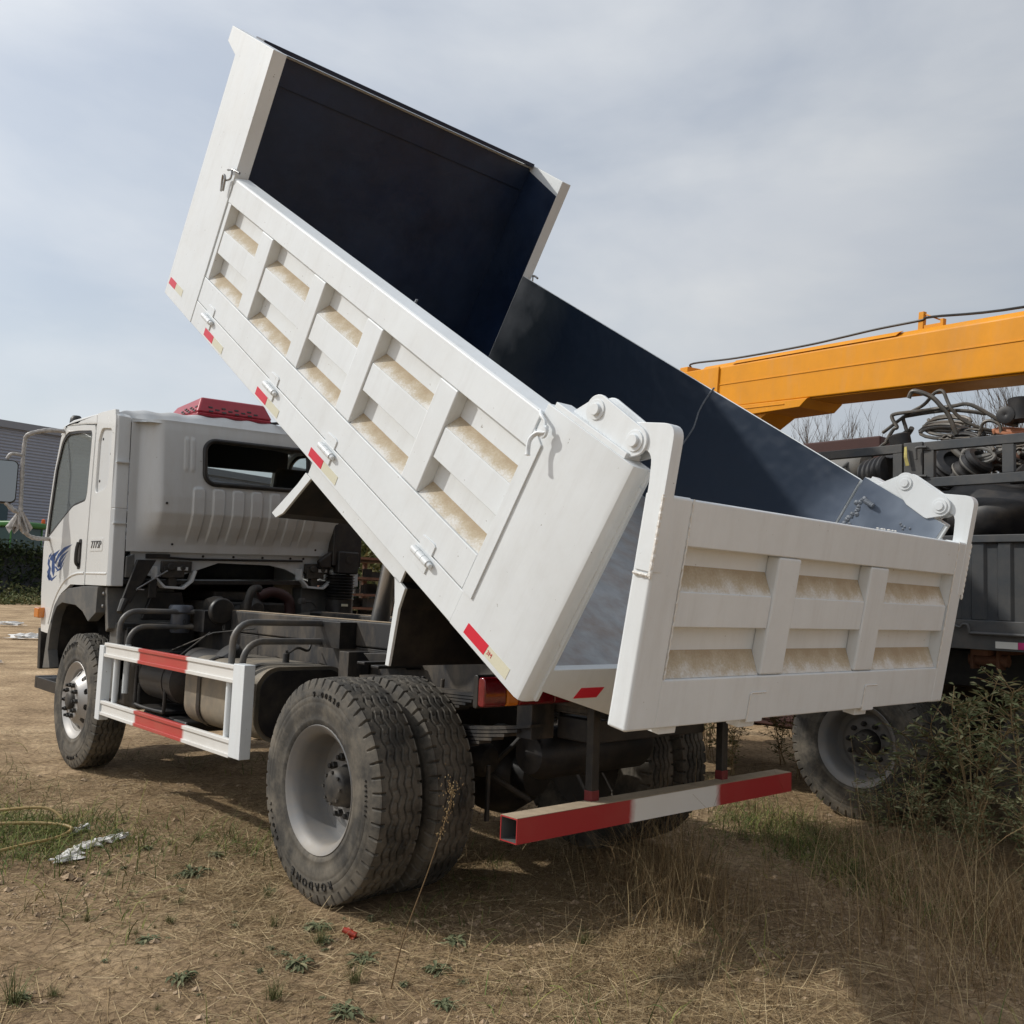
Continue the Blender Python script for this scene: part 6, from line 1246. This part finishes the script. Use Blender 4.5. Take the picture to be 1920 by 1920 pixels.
def tuft(seed, n=70):
    r = random.Random(seed); b = MB()
    for i in range(n):
        a = r.uniform(0, 6.28); L2 = r.uniform(.04, .13); ro = abs(r.gauss(0, .028)); q = r.uniform(0, 6.28); e = r.uniform(.5, 1.45); w_ = r.uniform(.0012, .0028)
        d = Vector((math.cos(a), math.sin(a), 0)); s_ = Vector((-d.y, d.x, 0)); o_ = Vector((ro*math.cos(q), ro*math.sin(q), 0)); vs = []
        for k in range(5):
            t = k/4; c = o_+d*(L2*t*math.cos(e)*(1+.5*t))+Vector((0, 0, max(.002, L2*(t*math.sin(e)-.35*t*t)))); vs += [c+s_*w_*(1-.8*t), c-s_*w_*(1-.8*t)]
        b.add(vs, [(2*k, 2*k+1, 2*k+3, 2*k+2) for k in range(4)])
    me = b.mesh('low_weed', 60); me.materials.append(M['mess']); return me
ROS = [rosette(0, 34, .052), tuft(1), rosette(2, 52, .06), tuft(3, 100), rosette(4, 46, .075)]
spots = [(-.09, 1.55, 1.1), (-.18, 1.42, .8), (-.59, 1.54, 1.3), (-.45, 1.36, 1.4), (-.69, 1.31, 1.2), (-.60, 1.70, .9), (-.32, 2.46, 1.8), (-.05, 1.9, 1.0), (.30, 1.62, .9), (.71, 1.38, 1.4), (.45, 1.55, 1.0), (.2, 1.25, 1.2), (-.30, 1.28, 1.3), (-.85, 1.45, 1.1), (-.95, 1.15, 1.0), (1.71, 1.39, 1.3), (.95, 1.7, .9), (1.25, 1.4, .9), (-.8, 1.75, 1.2), (-1.05, 1.62, 1.2), (-.15, 2.1, .8), (.35, 2.0, .8), (-1.2, 1.3, 1.0), (-1.1, .5, 1.1), (-.75, .9, 1.2), (-.35, 1.05, 1.0), (1.3, 1.1, 1.1), (.95, 1.15, 1.0), (.1, 1.75, .9), (-.5, 1.95, 1.0)]
spots += [(sx_+random.gauss(0, .12), sy_+random.gauss(0, .12), sq_*random.uniform(.25, .55)) for sx_, sy_, sq_ in spots for k_ in (0, 1)]
for i, (x, y, s_) in enumerate(spots):
    o = link('low_weed', ROS[i % 5], None); o.location = (x, y, float(gh(x, y))); o.rotation_euler = (0, 0, i*2.4); o.scale = (s_*.82*(.45+.3*((i*7) % 5)/4),)*2+(s_*(.6+.5*((i*3) % 4)/3),)
    tag(o, ('small green grass tuft growing on the trodden soil' if i % 5 in (1, 3) else 'low grey green weed spreading flat on the trodden soil'), 'weed', 'low weeds on the trodden soil')
# tall leafy bushes along the dark truck
def bush(seed, H=1.0, n=9):
    r = random.Random(seed); S = MB(); LV = []; LF = []
    for i in range(n):
        a = r.uniform(0, 6.28); le = r.uniform(.05, .32); h = H*r.uniform(.55, 1.1)
        P_ = smooth_path([(r.gauss(0, .05), r.gauss(0, .05), 0), (le*.35*math.cos(a)*H, le*.35*math.sin(a)*H, h*.45), (le*math.cos(a)*H, le*math.sin(a)*H, h*.85), (le*1.25*math.cos(a+.3)*H, le*1.25*math.sin(a+.3)*H, h)], 5)
        S.tube(P_, [.006*(1-.75*k/len(P_)) for k in range(len(P_))], 4)
        for k in range(26):
            t = r.uniform(.12, 1)*(len(P_)-1); q = min(len(P_)-2, int(t)); p = P_[q].lerp(P_[q+1], t-q); b_ = r.uniform(0, 6.28); tw = Vector((math.cos(b_), math.sin(b_), r.uniform(.1, .9))).normalized(); TL = r.uniform(.05, .2)*H
            S.tube([p, p+tw*TL], .0022, 3, False)
            for m_ in range(6):
                c = p+tw*TL*r.uniform(.2, 1.1); d = (tw+Vector((r.gauss(0, .7), r.gauss(0, .7), r.gauss(0, .5)))).normalized(); s2 = d.cross(Vector((r.gauss(0, 1), r.gauss(0, 1), 1))).normalized(); l2 = r.uniform(.03, .065); w2 = l2*.13
                o_ = len(LV); LV += [c, c+d*l2*.5+s2*w2, c+d*l2-Vector((0, 0, l2*.15)), c+d*l2*.5-s2*w2]; LF.append((o_, o_+1, o_+2, o_+3))
    ms = S.mesh('stems', 60); ms.materials.append(M['drygrass'])
    ml = bpy.data.meshes.new('leaves'); ml.from_pydata([tuple(v) for v in LV], [], LF); ml.materials.append(M['leaf']); return ms, ml
BU = [bush(i, 1.0, 4+i % 2) for i in range(4)]
bl = [(-1.20, -2.35, 1.0), (-1.55, -2.25, 1.12), (-1.90, -2.10, 1.05), (-2.25, -1.95, 1.0), (-.95, -2.50, .85), (-1.75, -2.50, 1.25), (-2.15, -2.4, 1.2), (-1.38, -2.62, 1.2), (-2.55, -2.1, 1.1), (-2.05, -1.70, .62), (-1.35, -2.05, .60), (-1.68, -1.95, .66), (-.98, -2.25, .55), (-2.6, -1.6, .7), (.45, -3.7, .8), (1.0, -4.3, .85), (.15, -4.7, .8), (1.5, -3.9, .8), (2.2, -4.8, .8), (.9, -3.4, .7), (2.6, -5.6, 1.0), (1.5, -5.6, 1.0), (.4, -5.7, 1.0)]  # last group, under and behind the trailer, added to darken the sunlit ground
for i, (x, y, s_) in enumerate(bl):
    t = thing('weed_bush', 'feathery green weed added to darken the ground under the scrap trailer' if y < -3 and i > 11 else 'knee high feathery weed in front of the taller weeds by the scrap trailer' if s_ < .8 else 'tall feathery green weed growing beside the scrap trailer wheels', 'bush', (x, y, 0), i*1.7, 'weeds along the scrap trailer'); t.scale = (s_*.95, s_*.95, s_*.86)
    for me in BU[i % 4]: link('stems' if me.name.startswith('stems') else 'leaves', me, None, t)
